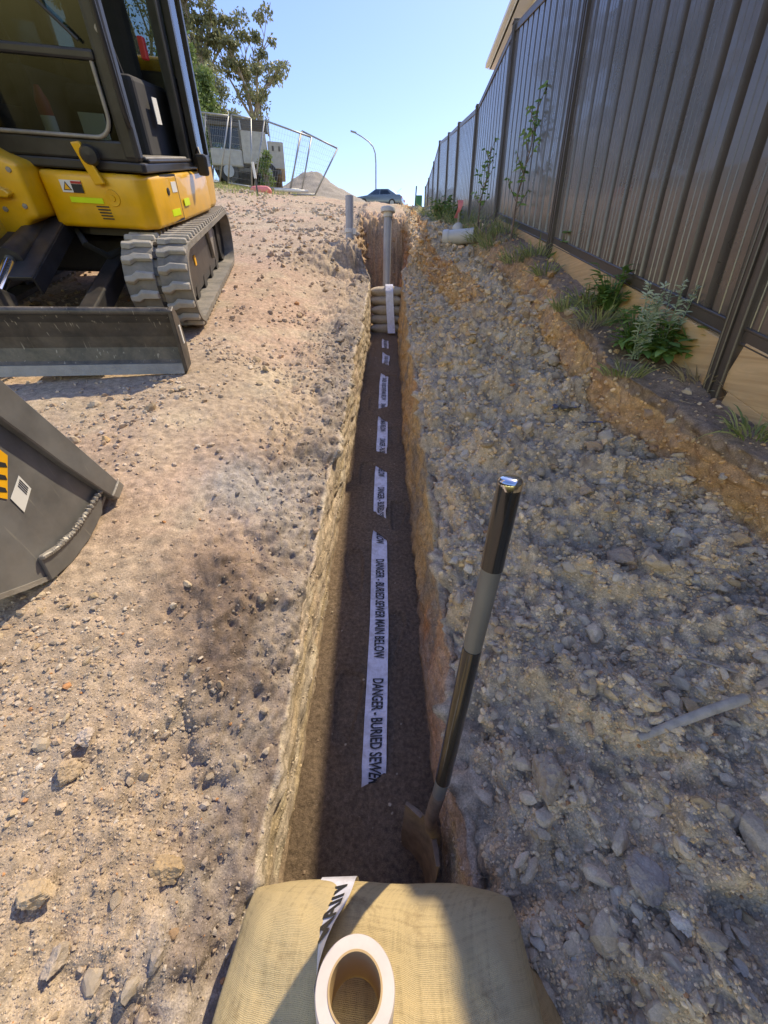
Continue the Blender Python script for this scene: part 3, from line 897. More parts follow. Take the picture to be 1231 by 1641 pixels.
ROCKS = [  # photo pixel of the foot, half-size, tone, label
    ((1180, 872), .050, (.36, .27, .18), 'tan wedge-shaped rock alone on the right bench below the fence bank'),
    ((1000, 900), .062, (.30, .24, .19), 'big flat brown clod right of the shovel grip'),
    ((955, 722), .055, (.33, .25, .19), 'rounded brown rock beside the scrap of dark plastic film'),
    ((940, 790), .052, (.29, .23, .18), 'brown clod just below the rounded rock on the right bench'),
    ((885, 750), .026, (.33, .24, .16), 'small orange-brown rock left of the rounded brown clods'),
    ((843, 508), .050, (.31, .25, .20), 'long low rock at the foot of the fence bank near the bend'),
    ((758, 545), .040, (.34, .26, .15), 'upright ochre rock on the upper right bench'),
    ((700, 515), .050, (.32, .23, .12), 'crumbly ochre clod on the lip of the trench bank'),
    ((1112, 935), .030, (.36, .35, .33), 'pale grey angular rock near the right edge of the photo'),
    ((893, 940), .024, (.40, .37, .33), 'whitish rock among clods right of the shovel shaft'),
    ((892, 978), .023, (.42, .38, .34), 'pale rounded rock below the whitish one beside the shovel'),
    ((1105, 1140), .030, (.37, .28, .18), 'orange-tinged slab just above the grey stick'),
    ((1070, 1155), .024, (.40, .36, .31), 'pale stone touching the upper side of the grey stick'),
    ((880, 1255), .056, (.27, .235, .20), 'grey crusted clod overhanging the right trench lip'),
    ((1030, 1420), .050, (.27, .24, .22), 'broad grey clod with ochre underside near the bottom right'),
    ((140, 1185), .024, (.42, .39, .38), 'grey-white rock in the gravel left of the dark sand heap'),
    ((110, 1240), .034, (.40, .34, .27), 'long flat tan rock in the gravel on the left'),
    ((60, 1440), .040, (.40, .34, .26), 'largest tan clod in the lower left gravel'),
    ((95, 1545), .036, (.38, .35, .32), 'grey lumpy clod at the bottom left corner'),
    ((280, 972), .015, (.52, .48, .42), 'lone pale flat stone right of the bucket shadow'),
    ((720, 760), .014, (.30, .27, .25), 'small grey stone on the right trench lip above the shovel'),
    ((1095, 1480), .030, (.45, .42, .38), 'whitish rock at the lower right corner'),
    ((270, 1395), .034, (.36, .29, .20), 'ochre clod with a dark hollow under it left of the sandbag'),
    ((750, 915), .022, (.45, .42, .38), 'cream stone at the lip right beside the shovel shaft'),
    ((745, 890), .018, (.47, .44, .40), 'little cream slab above the cream stone on the lip'),
]
for k, ((px, py), s, tone, lab) in enumerate(ROCKS):
    v, f = rock_shape(4, 3000 + k * 7, 12, .95)
    v = v * (1 + .22 * fbm(v + k, 2.4, 3) + .28 * np.abs(fbm(v + k, 4.5, 3)) + .10 * fbm(v + k, 12, 3))[:, None] * s
    h = hit(px, py)
    o = link('rock', np_mesh('rock', v, f, False, np.array(tone)[None, :] * (np.array([[1.5, 1.36, 1.18]]) if px > 600 else np.array([[1.14, 1.03, .92]])) * (.85 + .3 * (fbm(v + k, 40, 3) * .5 + .5))[:, None]), None, M['stone'], (h.x, h.y, h.z + s * .34))  # rocks on the right are coloured brighter to make up for the shade
    o.rotation_euler = (0, 0, k * 1.3)
    tag(o, lab, 'rock', 'loose rocks beside the trench')

# ------------------------------------------------------------------ steel boundary fence with timber plinth
def build_fence():
    posts = [(-2.95, -1.42, .40), (-.55, -.72, 1.08), (1.82, -.02, 1.78), (4.27, .72, 2.52), (6.63, 1.41, 3.21), (9.0, 1.58, 3.38), (11.36, 2.20, 4.0),
             (13.7, 2.83, 4.63), (16.1, 3.46, 5.26), (18.4, 3.64, 5.44), (20.8, 3.82, 5.62), (23.1, 4.14, 5.94)]
    fx = lambda y: float(fence_x(np.array([y]))[0])
    base = Vector((fx(1.82), 1.82, -.3))
    root = thing('boundary_fence', 'tall dark brown corrugated steel fence climbing the right side of the trench', 'fence', base)
    org = tuple(base)
    for i, (y, zb, zt) in enumerate(posts):
        x = fx(y)
        zg = float(nat_r(np.array([y]))[0]) - .35
        m = MB(org)
        w = .048
        # back-to-back channel: two flanges with a groove between them
        m.box((x - .012, y, (zt + zg) / 2 + .02), (.05, .022, zt - zg + .06))
        for s in (-1, 1):
            m.box((x - .020, y + s * .030, (zt + zg) / 2 + .02), (.056, .034, zt - zg + .06))
            m.box((x - .050, y + s * .043, (zt + zg) / 2 + .02), (.006, .012, zt - zg + .06))
        m.build('post', M['fence_post'], root, bevel=.003, seg=1)
        c = MB(org); c.box((x - .02, y, zt + .055), (.075, .1, .012)); c.build('post_cap', M['fence_post'], root, bevel=.003, seg=1)
    rs = random.Random(5)
    for i in range(len(posts) - 1):
        (y0, b0, t0), (y1, b1, t1) = posts[i], posts[i + 1]
        x0, x1 = fx(y0), fx(y1)
        n = 12
        prof = []
        pit = 1.0 / n
        for k in range(n):
            s = k * pit
            for a, d in ((0, 0), (.16, 0), (.22, -.036), (.42, -.036), (.435, -.031), (.455, -.031), (.47, -.036), (.64, -.036), (.655, -.031), (.675, -.031), (.69, -.036), (.90, -.036), (.96, 0)):
                prof.append((s + a * pit, d))
        prof.append((1.0, 0))
        V, F = [], []
        dz = (t1 - t0) * .0
        rows_ = (0, .25, .5, .75, 1.0)
        for r_ in rows_:
            for s, d in prof:
                y = lin(y0, y1, s); zb = lin(b0, b1, s) + .02; zt = lin(t0, t1, s) - .02
                V.append((lin(x0, x1, s) + d + .012 + .0035 * math.sin(7 * r_ + 5 * s + i), y, lin(zb, zt, r_)))
        k = len(prof)
        for a in range(len(rows_) - 1):
            for j in range(k - 1):
                F.append((a * k + j, a * k + j + 1, (a + 1) * k + j + 1, (a + 1) * k + j))
        MB(org).add(V, F).build('panel', M['fence'], root)
        for nm, zz0, zz1 in (('top_rail', t0, t1), ('bottom_rail', b0, b1)):
            m = MB(org)
            a = Vector((x0 - .006, y0 + .046, zz0 + (zz1 - zz0) * .02)); b = Vector((x1 - .006, y1 - .046, zz1 - (zz1 - zz0) * .02))
            m.bar(a, b, .052, .05)
            m.bar(a + Vector((-.022, 0, .028)), b + Vector((-.022, 0, .028)), .014, .012)
            m.bar(a + Vector((-.022, 0, -.028)), b + Vector((-.022, 0, -.028)), .014, .012)
            m.build(nm, M['fence_post'], root, bevel=.003, seg=1)
        if i < 5:
            for q in range(2):
                m = MB(org)
                dz0 = -.129 - .195 * q
                m.bar((x0 - .01, y0 + .05, b0 + dz0), (x1 - .01, y1 - .05, b1 + dz0), .05, .19)
                m.build('plinth_board', M['pine'], root, bevel=.005, seg=1)
build_fence()

# ------------------------------------------------------------------ house behind the fence
def build_house():
    E, ZE, Y0, Y1 = 4.5, 10.0, 15.6, 23.2
    base = Vector((E + .55, Y0, 2.6))
    root = thing('house', 'two-storey cream house whose eave shows above the steel fence', 'house', base)
    o = tuple(base)
    MB(o).box((E + 5.0, (Y0 + Y1) / 2, 6.3), (8.9, Y1 - Y0 - 1.1, 7.4)).build('wall', M['render'], root)
    MB(o).box((E + 5.0, (Y0 + Y1) / 2, ZE - .02), (9.8, Y1 - Y0 - .1, .03)).build('soffit', M['cream'], root)
    m = MB(o)
    m.box((E + .02, (Y0 + Y1) / 2, ZE + .10), (.03, Y1 - Y0, .22)); m.box((E + 5, Y1 - .02, ZE + .10), (9.9, .03, .22)); m.box((E + 5, Y0 + .02, ZE + .10), (9.9, .03, .22))
    m.build('fascia', M['cream'], root, bevel=.004, seg=1)
    m = MB(o)
    m.prism([(E - .11, ZE + .10), (E - .11, ZE + .23), (E - .125, ZE + .23), (E - .125, ZE + .09), (E - .02, ZE + .06), (E - .0, ZE + .06), (E, ZE + .10)], Y0 - .1, Y1 + .1, 'y')
    m.build('gutter', M['cream'], root, bevel=.004, seg=1)
    V = [(E - .02, Y0, ZE + .22), (E + 9.9, Y0, ZE + .22), (E + 9.9, Y1, ZE + .22), (E - .02, Y1, ZE + .22), (E + 4.9, Y0 + 3.4, ZE + 2.0), (E + 4.9, Y1 - 3.4, ZE + 2.0)]
    MB(o).add(V, [(0, 1, 4), (1, 2, 5, 4), (2, 3, 5), (3, 0, 4, 5), (0, 3, 2, 1)]).build('roof', M['roof'], root)
    MB(o).tube([(E + .3, Y1 - .5, ZE), (E + .48, Y1 - .55, ZE - .4), (E + .48, Y1 - .55, 3.2)], .045, 10).build('downpipe', M['cream'], root, smooth=True)
    for y in (17.4, 19.4, 21.4):
        w = MB(o).box((E + .53, y, 8.3), (.06, 1.4, 1.1)).build('window', M['white_paint'], root, bevel=.01)
        MB(o).box((E + .495, y, 8.3), (.01, 1.26, .96)).build('pane', M['car_glass'], w)
build_house()

# ------------------------------------------------------------------ lettering
def text_mesh(s):
    cu = bpy.data.curves.new('t', 'FONT'); cu.body = s; cu.size = 1.0; cu.resolution_u = 3; cu.offset = .022
    ob = bpy.data.objects.new('t', cu); COL.objects.link(ob)
    dg = bpy.context.evaluated_depsgraph_get(); dg.update()
    me = bpy.data.meshes.new_from_object(ob.evaluated_get(dg))
    bm = bmesh.new(); bm.from_mesh(me)
    bmesh.ops.triangulate(bm, faces=bm.faces)
    for _ in range(2):
        lng = [e for e in bm.edges if e.calc_length() > .25]
        if lng: bmesh.ops.subdivide_edges(bm, edges=lng, cuts=1); bmesh.ops.triangulate(bm, faces=bm.faces)
    V = np.array([v.co[:] for v in bm.verts]); F = [tuple(v.index for v in f.verts) for f in bm.faces]
    bm.free(); bpy.data.objects.remove(ob); bpy.data.curves.remove(cu); bpy.data.meshes.remove(me)
    V[:, 0] -= V[:, 0].min()
    return V, F

class Strip:
    """a ribbon along points with a width direction at each"""
    def __init__(self, pts, wd, width):
        self.p = np.array(pts, float); w = np.array(wd, float); self.w = w / np.linalg.norm(w, axis=1)[:, None]
        self.width = width
        self.s = np.concatenate([[0], np.cumsum(np.linalg.norm(np.diff(self.p, axis=0), axis=1))])
        d = np.gradient(self.p, axis=0); self.n = np.cross(self.w, d); self.n /= np.linalg.norm(self.n, axis=1)[:, None]
    def at(self, s, t, lift=0.0):
        s = np.asarray(s, float); t = np.asarray(t, float)
        f = lambda A: np.stack([np.interp(s, self.s, A[:, k]) for k in range(3)], -1)
        return f(self.p) + f(self.w) * (t * self.width)[..., None] + f(self.n) * lift
    def mesh(self, org, name, mat, parent, nt=7, curl=0.0):
        n = len(self.p)
        t = np.linspace(-.5, .5, nt)
        V = []
        for k in range(nt):
            V.append(self.at(self.s, np.full(n, t[k]), curl * (1 - (2 * t[k]) ** 2)))
        V = np.stack(V, 1).reshape(-1, 3)
        F = [(i * nt + k, i * nt + k + 1, (i + 1) * nt + k + 1, (i + 1) * nt + k) for i in range(n - 1) for k in range(nt - 1)]
        return MB(org).add(V, F).build(name, mat, parent, smooth='all')
    def text(self, org, string, s0, length, cap, name, parent, lift=.0012, curl=0.0, rev=False, tshift=0.0):
        V, F = text_mesh(string)
        L = V[:, 0].max()
        s = s0 + V[:, 0] / L * length
        t = (V[:, 1] - .36) / .72 * cap / self.width + tshift
        if rev: t = -t
        P = self.at(s, t, lift)
        if curl:
            P = P + np.array([0, 0, 1.0]) * (curl * (1 - (2 * t) ** 2))[:, None]
        return MB(org).add(P, F).build(name, M['ink'], parent)

TW = .088
def floor_y(py):
    d = ray(615, py); r = d[2] / d[1]
    return 1.64 / (.256 - r)

def build_tape():
    vis = [(1252, 858), (826, 752), (724, 672), (653, 601), (585, 568), (558, 546)]
    rng_y = [(floor_y(a), floor_y(b)) for a, b in vis]
    px = [(1300, 596), (1240, 599), (1000, 608), (860, 608), (800, 609), (700, 613), (620, 615), (575, 619), (550, 617), (520, 620)]
    ys = [floor_y(a) for a, b in px]; xs = [(b - CX) / FPX * (floor_y(a) / ray(615, a)[1]) for a, b in px]
    Y = np.arange(.62, 6.0, .02)[::-1]
    X = np.interp(Y, ys, xs)
    Z = []
    for x, y in zip(X, Y):
        zz = np.mean([drop(x + dx, y) for dx in (-.03, 0, .03)])
        up = max((min((y - a) / .03, (b - y) / .03) for a, b in rng_y))
        up = max(-1.0, min(1.0, up))
        Z.append(zz + (.0125 if up > 0 else .0125 + .05 * up))
    Z = np.array(Z)
    Z = np.convolve(np.pad(Z, 1, mode='edge'), [.2, .6, .2], 'valid')
    X = X + .005 * vn(Y * 3, Y * 0 + .3, Y * 0 + 5.5); Z = Z + .0035 * np.maximum(0, np.sin(Y * 17 + 3 * np.sin(Y * 5)))
    P = np.stack([X, Y, Z], -1)
    twist = .10 * np.sin(Y * 5.0) + .06 * np.sin(Y * 13)
    for q, (a, b) in enumerate(rng_y):
        twist += .75 * np.exp(-((Y - b) / .05) ** 2) * (1 if q % 2 == 0 else .6) - .55 * np.exp(-((Y - a) / .045) ** 2) * (-1 if q % 3 == 0 else 1)
    W = np.tile([1.0, 0, 0], (len(P), 1)) - np.stack([0 * Y, 0 * Y, twist], -1)
    st = Strip(P, W, TW)
    base = Vector((float(X[-1]), float(Y[-1]), float(Z[-1])))
    root = thing('warning_tape', 'white warning tape with black lettering half buried along the trench floor', 'tape', base)
    st.mesh(tuple(base), 'film', M['tape'], root, curl=.003)
    s_of = lambda y: float(np.interp(-y, -Y, st.s))
    y_start = floor_y(1090)
    k = 0
    per = .655
    while True:
        ya = y_start + per * k
        if ya > 5.9: break
        s0 = s_of(ya); L = min(.59, st.s[-1] - s0 - .01)
        st.text(tuple(base), 'DANGER - BURIED SEWER MAIN BELOW', s0, .59, .045, 'lettering', root, lift=.0012, curl=.003, tshift=.06)
        k += 1
build_tape()

# ------------------------------------------------------------------ sandbags
def pillow(a, b, c, seed, n=46, p=4.0, wr=.012):
    g = np.sin(np.linspace(-1, 1, n) * math.pi / 2)
    S, T = np.meshgrid(g, g, indexing='ij')
    h = (np.clip(1 - np.abs(S) ** p, 0, 1) ** .5) * (np.clip(1 - np.abs(T) ** p, 0, 1) ** .5)
    out = []
    for sg in (1, -1):
        bulge = 1 - .06 * (1 - h)
        X = a * S * (1 - .05 * np.abs(T) ** 3); Y = b * T * (1 - .05 * np.abs(S) ** 3); Z = sg * c * h
        P = np.stack([X, Y, Z], -1).reshape(-1, 3)
        nz = fbm(P + seed, 5, 3) * wr * 1.6 + fbm(P + seed, 16, 3) * wr * .55
        crease = np.abs(fbm(P + seed + 9, 7, 2, sc=(1, .5, 1))) * wr
        P[:, 2] += sg * (nz - crease) * np.clip(h.ravel() * 2, .1, 1)
        P[:, 0] += fbm(P + seed + 3, 6, 2) * wr * .8; P[:, 1] += fbm(P + seed + 5, 6, 2) * wr * .8
        out.append(P)
    G = out[0].reshape(n, n, 3)
    du = np.zeros((n, n)); dv = np.zeros((n, n))
    du[1:] = np.cumsum(np.linalg.norm(np.diff(G, axis=0), axis=-1), 0); dv[:, 1:] = np.cumsum(np.linalg.norm(np.diff(G, axis=1), axis=-1), 1)
    uv = np.stack([du, dv, 0 * du], -1).reshape(-1, 3)
    idx = np.arange(n * n).reshape(n, n)
    q = np.stack([idx[:-1, :-1], idx[1:, :-1], idx[1:, 1:], idx[:-1, 1:]], -1).reshape(-1, 4)
    V = np.concatenate(out); F = np.concatenate([q, q[:, ::-1] + n * n])
    return V, F, np.concatenate([uv, uv])

def bag(name, loc, half, mat, label, seed, rot=(0, 0, 0), group=None, wr=.012, n=46, p=4.0):
    V, F, uv = pillow(*half, seed, n=n, wr=wr, p=p)
    me = np_mesh(name, V, F, True)
    at = me.attributes.new('weave', 'FLOAT_VECTOR', 'POINT'); at.data.foreach_set('vector', uv.astype(np.float32).ravel())
    o = link(name, me, None, M[mat], loc)
    o.rotation_euler = rot
    return tag(o, label, 'sandbag', group)

bag('sandbag', (-.01, .185, -1.10), (.285, .215, .105), 'burlap', 'big tan hessian sandbag at the bottom of the photo carrying the tape roll', 3.3, (R(2), R(-1), R(-2)), 'sandbags stacked across the near end of the trench', .014, 110, 4.6)
bag('sandbag', (.075, .115, -1.150), (.275, .15, .070), 'burlap_rust', 'rusty brown sandbag corner poking out under the big near sandbag', 8.1, (0, 0, R(14)), 'sandbags stacked across the near end of the trench', .014)
bag('sandbag', (-.065, .16, -1.36), (.225, .18, .075), 'burlap', 'tan sandbag sunk in the trench under the near sandbags', 12.1, (0, 0, 0), 'sandbags stacked across the near end of the trench')
bag('sandbag', (-.065, .16, -1.50), (.225, .18, .08), 'burlap', 'lowest tan sandbag on the trench floor at the near end', 15.1, (0, 0, 0), 'sandbags stacked across the near end of the trench')
FAR_LAB = ['lowest of the far sandbags, half sunk in sand', 'second far sandbag from the bottom of the stack', 'middle sandbag of the far stack', 'second far sandbag from the top of the stack', 'pale topmost sandbag of the far stack in front of the riser pipe']
for k in range(5):
    bag('sandbag', (.035 + .008 * (-1) ** k, 6.26 + .012 * k, -.02 + .118 * k), (.245, .15, .074), 'burlap_pale', FAR_LAB[k], 30 + k * 3.7, (0, 0, R((-1) ** k * 2)), 'sandbags stacked across the far end of the trench', .010, 30, 3.4)

def far_tape():
    # hangs over the far sandbag stack
    pts = [(.075, 6.40, .52), (.072, 6.27, .545), (.072, 6.16, .52), (.075, 6.09, .44), (.08, 6.085, .30), (.09, 6.07, .15), (.10, 6.05, .02), (.105, 5.98, -.08)]
    pts = np.array(pts); s = np.linspace(0, 1, len(pts)); f = np.linspace(0, 1, 40)
    P = np.stack([np.interp(f, s, pts[:, k]) for k in range(3)], -1)
    st = Strip(P, np.tile([1.0, 0, 0], (40, 1)), .105)
    root = thing('warning_tape', 'white warning tape hanging down the face of the far sandbag stack', 'tape', tuple(pts[-1]))
    st.mesh(tuple(pts[-1]), 'film', M['tape'], root)
    st.text(tuple(pts[-1]), 'N BELOW', .20, .17, .05, 'lettering', root, lift=.004)
    st.text(tuple(pts[-1]), 'DANGER - BURIED', .44, .36, .05, 'lettering', root, lift=.004)
far_tape()

# ------------------------------------------------------------------ tape roll on the near bag
def tape_roll():
    c = Vector((-.046, .205, -.985))
    root = thing('tape_roll', 'roll of white warning tape standing flat on the big near sandbag', 'tape roll', c)
    ax = Vector((.03, .06, 1)).normalized()
    MB(tuple(c)).lathe(c, [(.0415, 0), (.0590, 0), (.0605, .003), (.0605, .085), (.0590, .088), (.0415, .088)], 64, ax).build('tape_winding', M['roll'], root, smooth=True)
    MB(tuple(c)).lathe(c, [(.0385, .001), (.0415, .001), (.0415, .0895), (.0385, .0895), (.0385, .001)], 64, ax).build('core', M['card'], root, smooth=True)
    # loose end: leaves the roll upright, twists flat over the back of the bag
    key = [((-.1065, .205, -.938), (0, 0, 1)), ((-.108, .245, -.945), (.15, 0, 1)), ((-.106, .285, -.962), (.45, .1, .9)), ((-.100, .325, -.985), (.8, .1, .6)),
           ((-.096, .36, -1.005), (1, .1, .32)), ((-.094, .385, -1.02), (1, 0, .12)), ((-.092, .405, -1.06), (1, 0, .05)), ((-.090, .412, -1.15), (1, 0, 0)), ((-.086, .43, -1.30), (1, 0, 0))]
    kp = np.array([k[0] for k in key]); kw = np.array([k[1] for k in key], float)
    s = np.linspace(0, 1, len(key)); f = np.linspace(0, 1, 60)
    sm = lambda A: np.stack([np.convolve(np.pad(np.interp(f, s, A[:, k]), 3, mode='edge'), np.ones(7) / 7, 'valid') for k in range(3)], -1)
    st = Strip(sm(kp), sm(kw), .074)
    t = st.mesh(tuple(c), 'loose_end', M['tape'], root)
    # lettering as on the rest of the tape
    st.text(tuple(c), 'MAIN', .075, .10, .046, 'lettering', t, lift=-.0015, rev=True)
    st.text(tuple(c), 'MAIN', .075, .10, .046, 'lettering', t, lift=.0015, rev=True)
tape_roll()

# ------------------------------------------------------------------ shovel
def shovel():
    base = Vector((.145, .58, -1.50))
    root = thing('shovel', 'black-handled shovel standing upright against the right trench wall', 'shovel', base)
    o = tuple(base)
    A = lambda z: (float(np.interp(-z, [.2, .371, .558, .997, 1.10], [.194, .185, .171, .144, .134])), float(np.interp(-z, [.2, 1.1], [.55, .565])), z)
    def seg(nm, z0, z1, r0, r1, mat):
        n = 6
        pts = [A(lin(z0, z1, k / n)) for k in range(n + 1)]
        return MB(o).tube(pts, [lin(r0, r1, k / n) for k in range(n + 1)], 28).build(nm, mat, root, smooth=True)
    seg('grip', -.212, -.372, .0192, .0192, M['shovel_black'])
    c = MB(o).lathe(A(-.212), [(.0, .007), (.010, .0066), (.0155, .005), (.0188, .001), (.0194, -.003), (.0194, -.012)], 28).build('end_cap', M['chrome'], root, smooth=True)
    seg('grey_sleeve', -.372, -.558, .0178, .0178, M['shovel_grey'])
    seg('lower_sleeve', -.558, -.998, .0188, .0184, M['shovel_black'])
    seg('collar', -.998, -1.06, .0170, .0166, M['shovel_grey'])
    MB(o).tube([A(-1.055), (.130, .565, -1.12), (.124, .568, -1.18), (.130, .574, -1.235), (.144, .580, -1.28), (.150, .584, -1.33), (.150, .586, -1.38)], [.0165, .0168, .017, .0172, .0165, .012, .004], 20).build('socket', M['shovel_rust'], root, smooth=True)
    # dished blade, rounded mouth down in the sand
    wd = Vector((.45, -.89, 0)).normalized(); nd = Vector((-.89, -.45, 0)).normalized()
    cen = Vector((.122, .588, 0))
    n, k = 15, 13
    V, F = [], []
    for side in (0, 1):
        for i in range(n):
            t = i / (n - 1)
            z = -1.272 - .285 * t
            hw = .086 * (1 - max(0, (t - .55) / .45) ** 2.2 * .9)
            for j in range(k):
                s = -1 + 2 * j / (k - 1)
                dish = .030 * s * s + .02 * t - (.012 if side else 0.009)
                zz = z + .012 * (1 - abs(s)) * (1 - t)
                V.append(cen + wd * (s * hw) + nd * (dish) + Vector((0, 0, zz)))
    for side in (0, 1):
        for i in range(n - 1):
            for j in range(k - 1):
                q = side * n * k + i * k + j
                F.append((q, q + 1, q + k + 1, q + k))
    for i in range(n - 1):
        for j in (0, k - 1):
            q = i * k + j; F.append((q, q + k, n * k + q + k, n * k + q))
    for j in range(k - 1):
        for i in (0, n - 1):
            q = i * k + j; F.append((q, q + 1, n * k + q + 1, n * k + q))
    MB(o).add(V, F).build('blade', M['shovel_rust'], root, smooth=True)
    # turned treads along the shoulders
    for s in (-1, 1):
        a = cen + wd * (s * .03) + Vector((0, 0, -1.268)) + nd * .0; b = cen + wd * (s * .084) + Vector((0, 0, -1.274)) + nd * .02
        MB(o).bar(a, b, .012, .004).build('tread', M['shovel_rust'], root, bevel=.001, seg=1)
shovel()

# ------------------------------------------------------------------ pipes
def pipes():
    b = Vector((.023, 6.62, .05))
    top = Vector((.056, 6.62, 1.46))
    root = thing('riser_pipe', 'tall grey riser pipe with a pale cap behind the far sandbags', 'pipe', b)
    MB(tuple(b)).tube([b, lin(b, top, .5), top], .055, 24).build('tube', M['pvc'], root, smooth=True)
    MB(tuple(b)).lathe(top - Vector((0, 0, .03)), [(.058, -.05), (.066, -.05), (.066, .0), (.10, .005), (.102, .045), (.092, .062), (.05, .07), (0, .071)], 28).build('cap', M['pvc_pale'], root, smooth=True)
    y = 6.95
    t = Vector(at_y(560, 314, y)); q = Vector(at_y(560, 378, y)); q.z -= .25
    root = thing('stub_pipe', 'open grey pipe stub standing at the left rim of the far pit', 'pipe', q)
    MB(tuple(q)).lathe(q, [(.058, 0), (.058, t.z - q.z), (.053, t.z - q.z), (.053, t.z - q.z - .3)], 24, (t - q)).build('tube', M['pvc'], root, smooth=True)
    m = MB(tuple(q)); m.lathe(q + Vector((0, 0, .28)), [(.059, 0), (.066, .005), (.066, .05), (.059, .055)], 20); m.box(q + Vector((.075, -.02, .30)), (.05, .03, .07))
    m.build('clamp', M['white_paint'], root, smooth=True)
    # loose junction fitting lying on the verge
    h = hit(734, 392)
    c = h + Vector((0, 0, .085))
    ax = Vector((.94, -.30, .02)).normalized()
    root = thing('pipe_junction', 'pale plastic pipe junction lying on the verge under the fence', 'pipe fitting', h)
    o = tuple(h)
    MB(o).lathe(c - ax * .20, [(.072, .03), (.072, 0), (.090, 0), (.092, .01), (.092, .07), (.086, .075), (.083, .09), (.083, .36), (.088, .37), (.088, .40), (.072, .40), (.072, .03)], 36, ax).build('barrel', M['pvc_pale'], root, smooth=True)
    br = Vector((-.15, .55, .8)).normalized()
    MB(o).lathe(c + ax * .01, [(.06, .02), (.062, .10), (.066, .105), (.066, .15), (.055, .15), (.055, .05)], 28, br).build('branch', M['pvc_pale'], root, smooth=True)
pipes()

def stakes():
    h = hit(733, 372)
    root = thing('survey_stake', 'short timber stake with a pink ribbon beside the pipe junction', 'stake', h)
    MB(tuple(h)).box(h + Vector((0, 0, .16)), (.022, .022, .42)).build('peg', M['stick'], root)
    V = []
    for i in range(9):
        t = i / 8
        V.append(h + Vector((-.03 + .02 * math.sin(4 * t) - .02 * t, -.02, .36 - .20 * t))); V.append(h + Vector((.03 + .02 * math.sin(4 * t + 1) - .01 * t, -.02 - .03 * math.sin(5 * t), .36 - .20 * t)))
    MB(tuple(h)).add(V, [(2 * i, 2 * i + 1, 2 * i + 3, 2 * i + 2) for i in range(8)]).build('ribbon', M['pink'], root, smooth='all')
    # star picket with white cap on the slope to the left
    p = hit(414, 312)
    root = thing('steel_picket', 'leaning steel picket with a white sleeve on the bare slope', 'stake', p)
    t = Vector(at_y(405, 260, p.y))
    MB(tuple(p)).tube([p - Vector((0, 0, .2)), lin(p, t, .55)], .022, 6).build('shaft', M['dark_metal'], root)
    MB(tuple(p)).tube([lin(p, t, .5), t], .035, 8).build('sleeve', M['white_paint'], root, smooth=True)
    g = Vector(at_y(671, 331, 17.5)); g.z = drop(g.x, g.y)
    root = thing('green_box', 'small green service box and thin post at the top of the slope', 'box', g)
    hz = at_y(671, 314, 17.5)[2] - g.z
    MB(tuple(g)).box(g + Vector((0, 0, hz / 2)), (.22, .2, hz)).build('cabinet', M['green_paint'], root, bevel=.02)
    MB(tuple(g)).tube([g + Vector((-.14, 0, -.1)), g + Vector((-.10, 0, hz + .28))], .025, 6).build('marker_post', M['dark_metal'], root)
stakes()

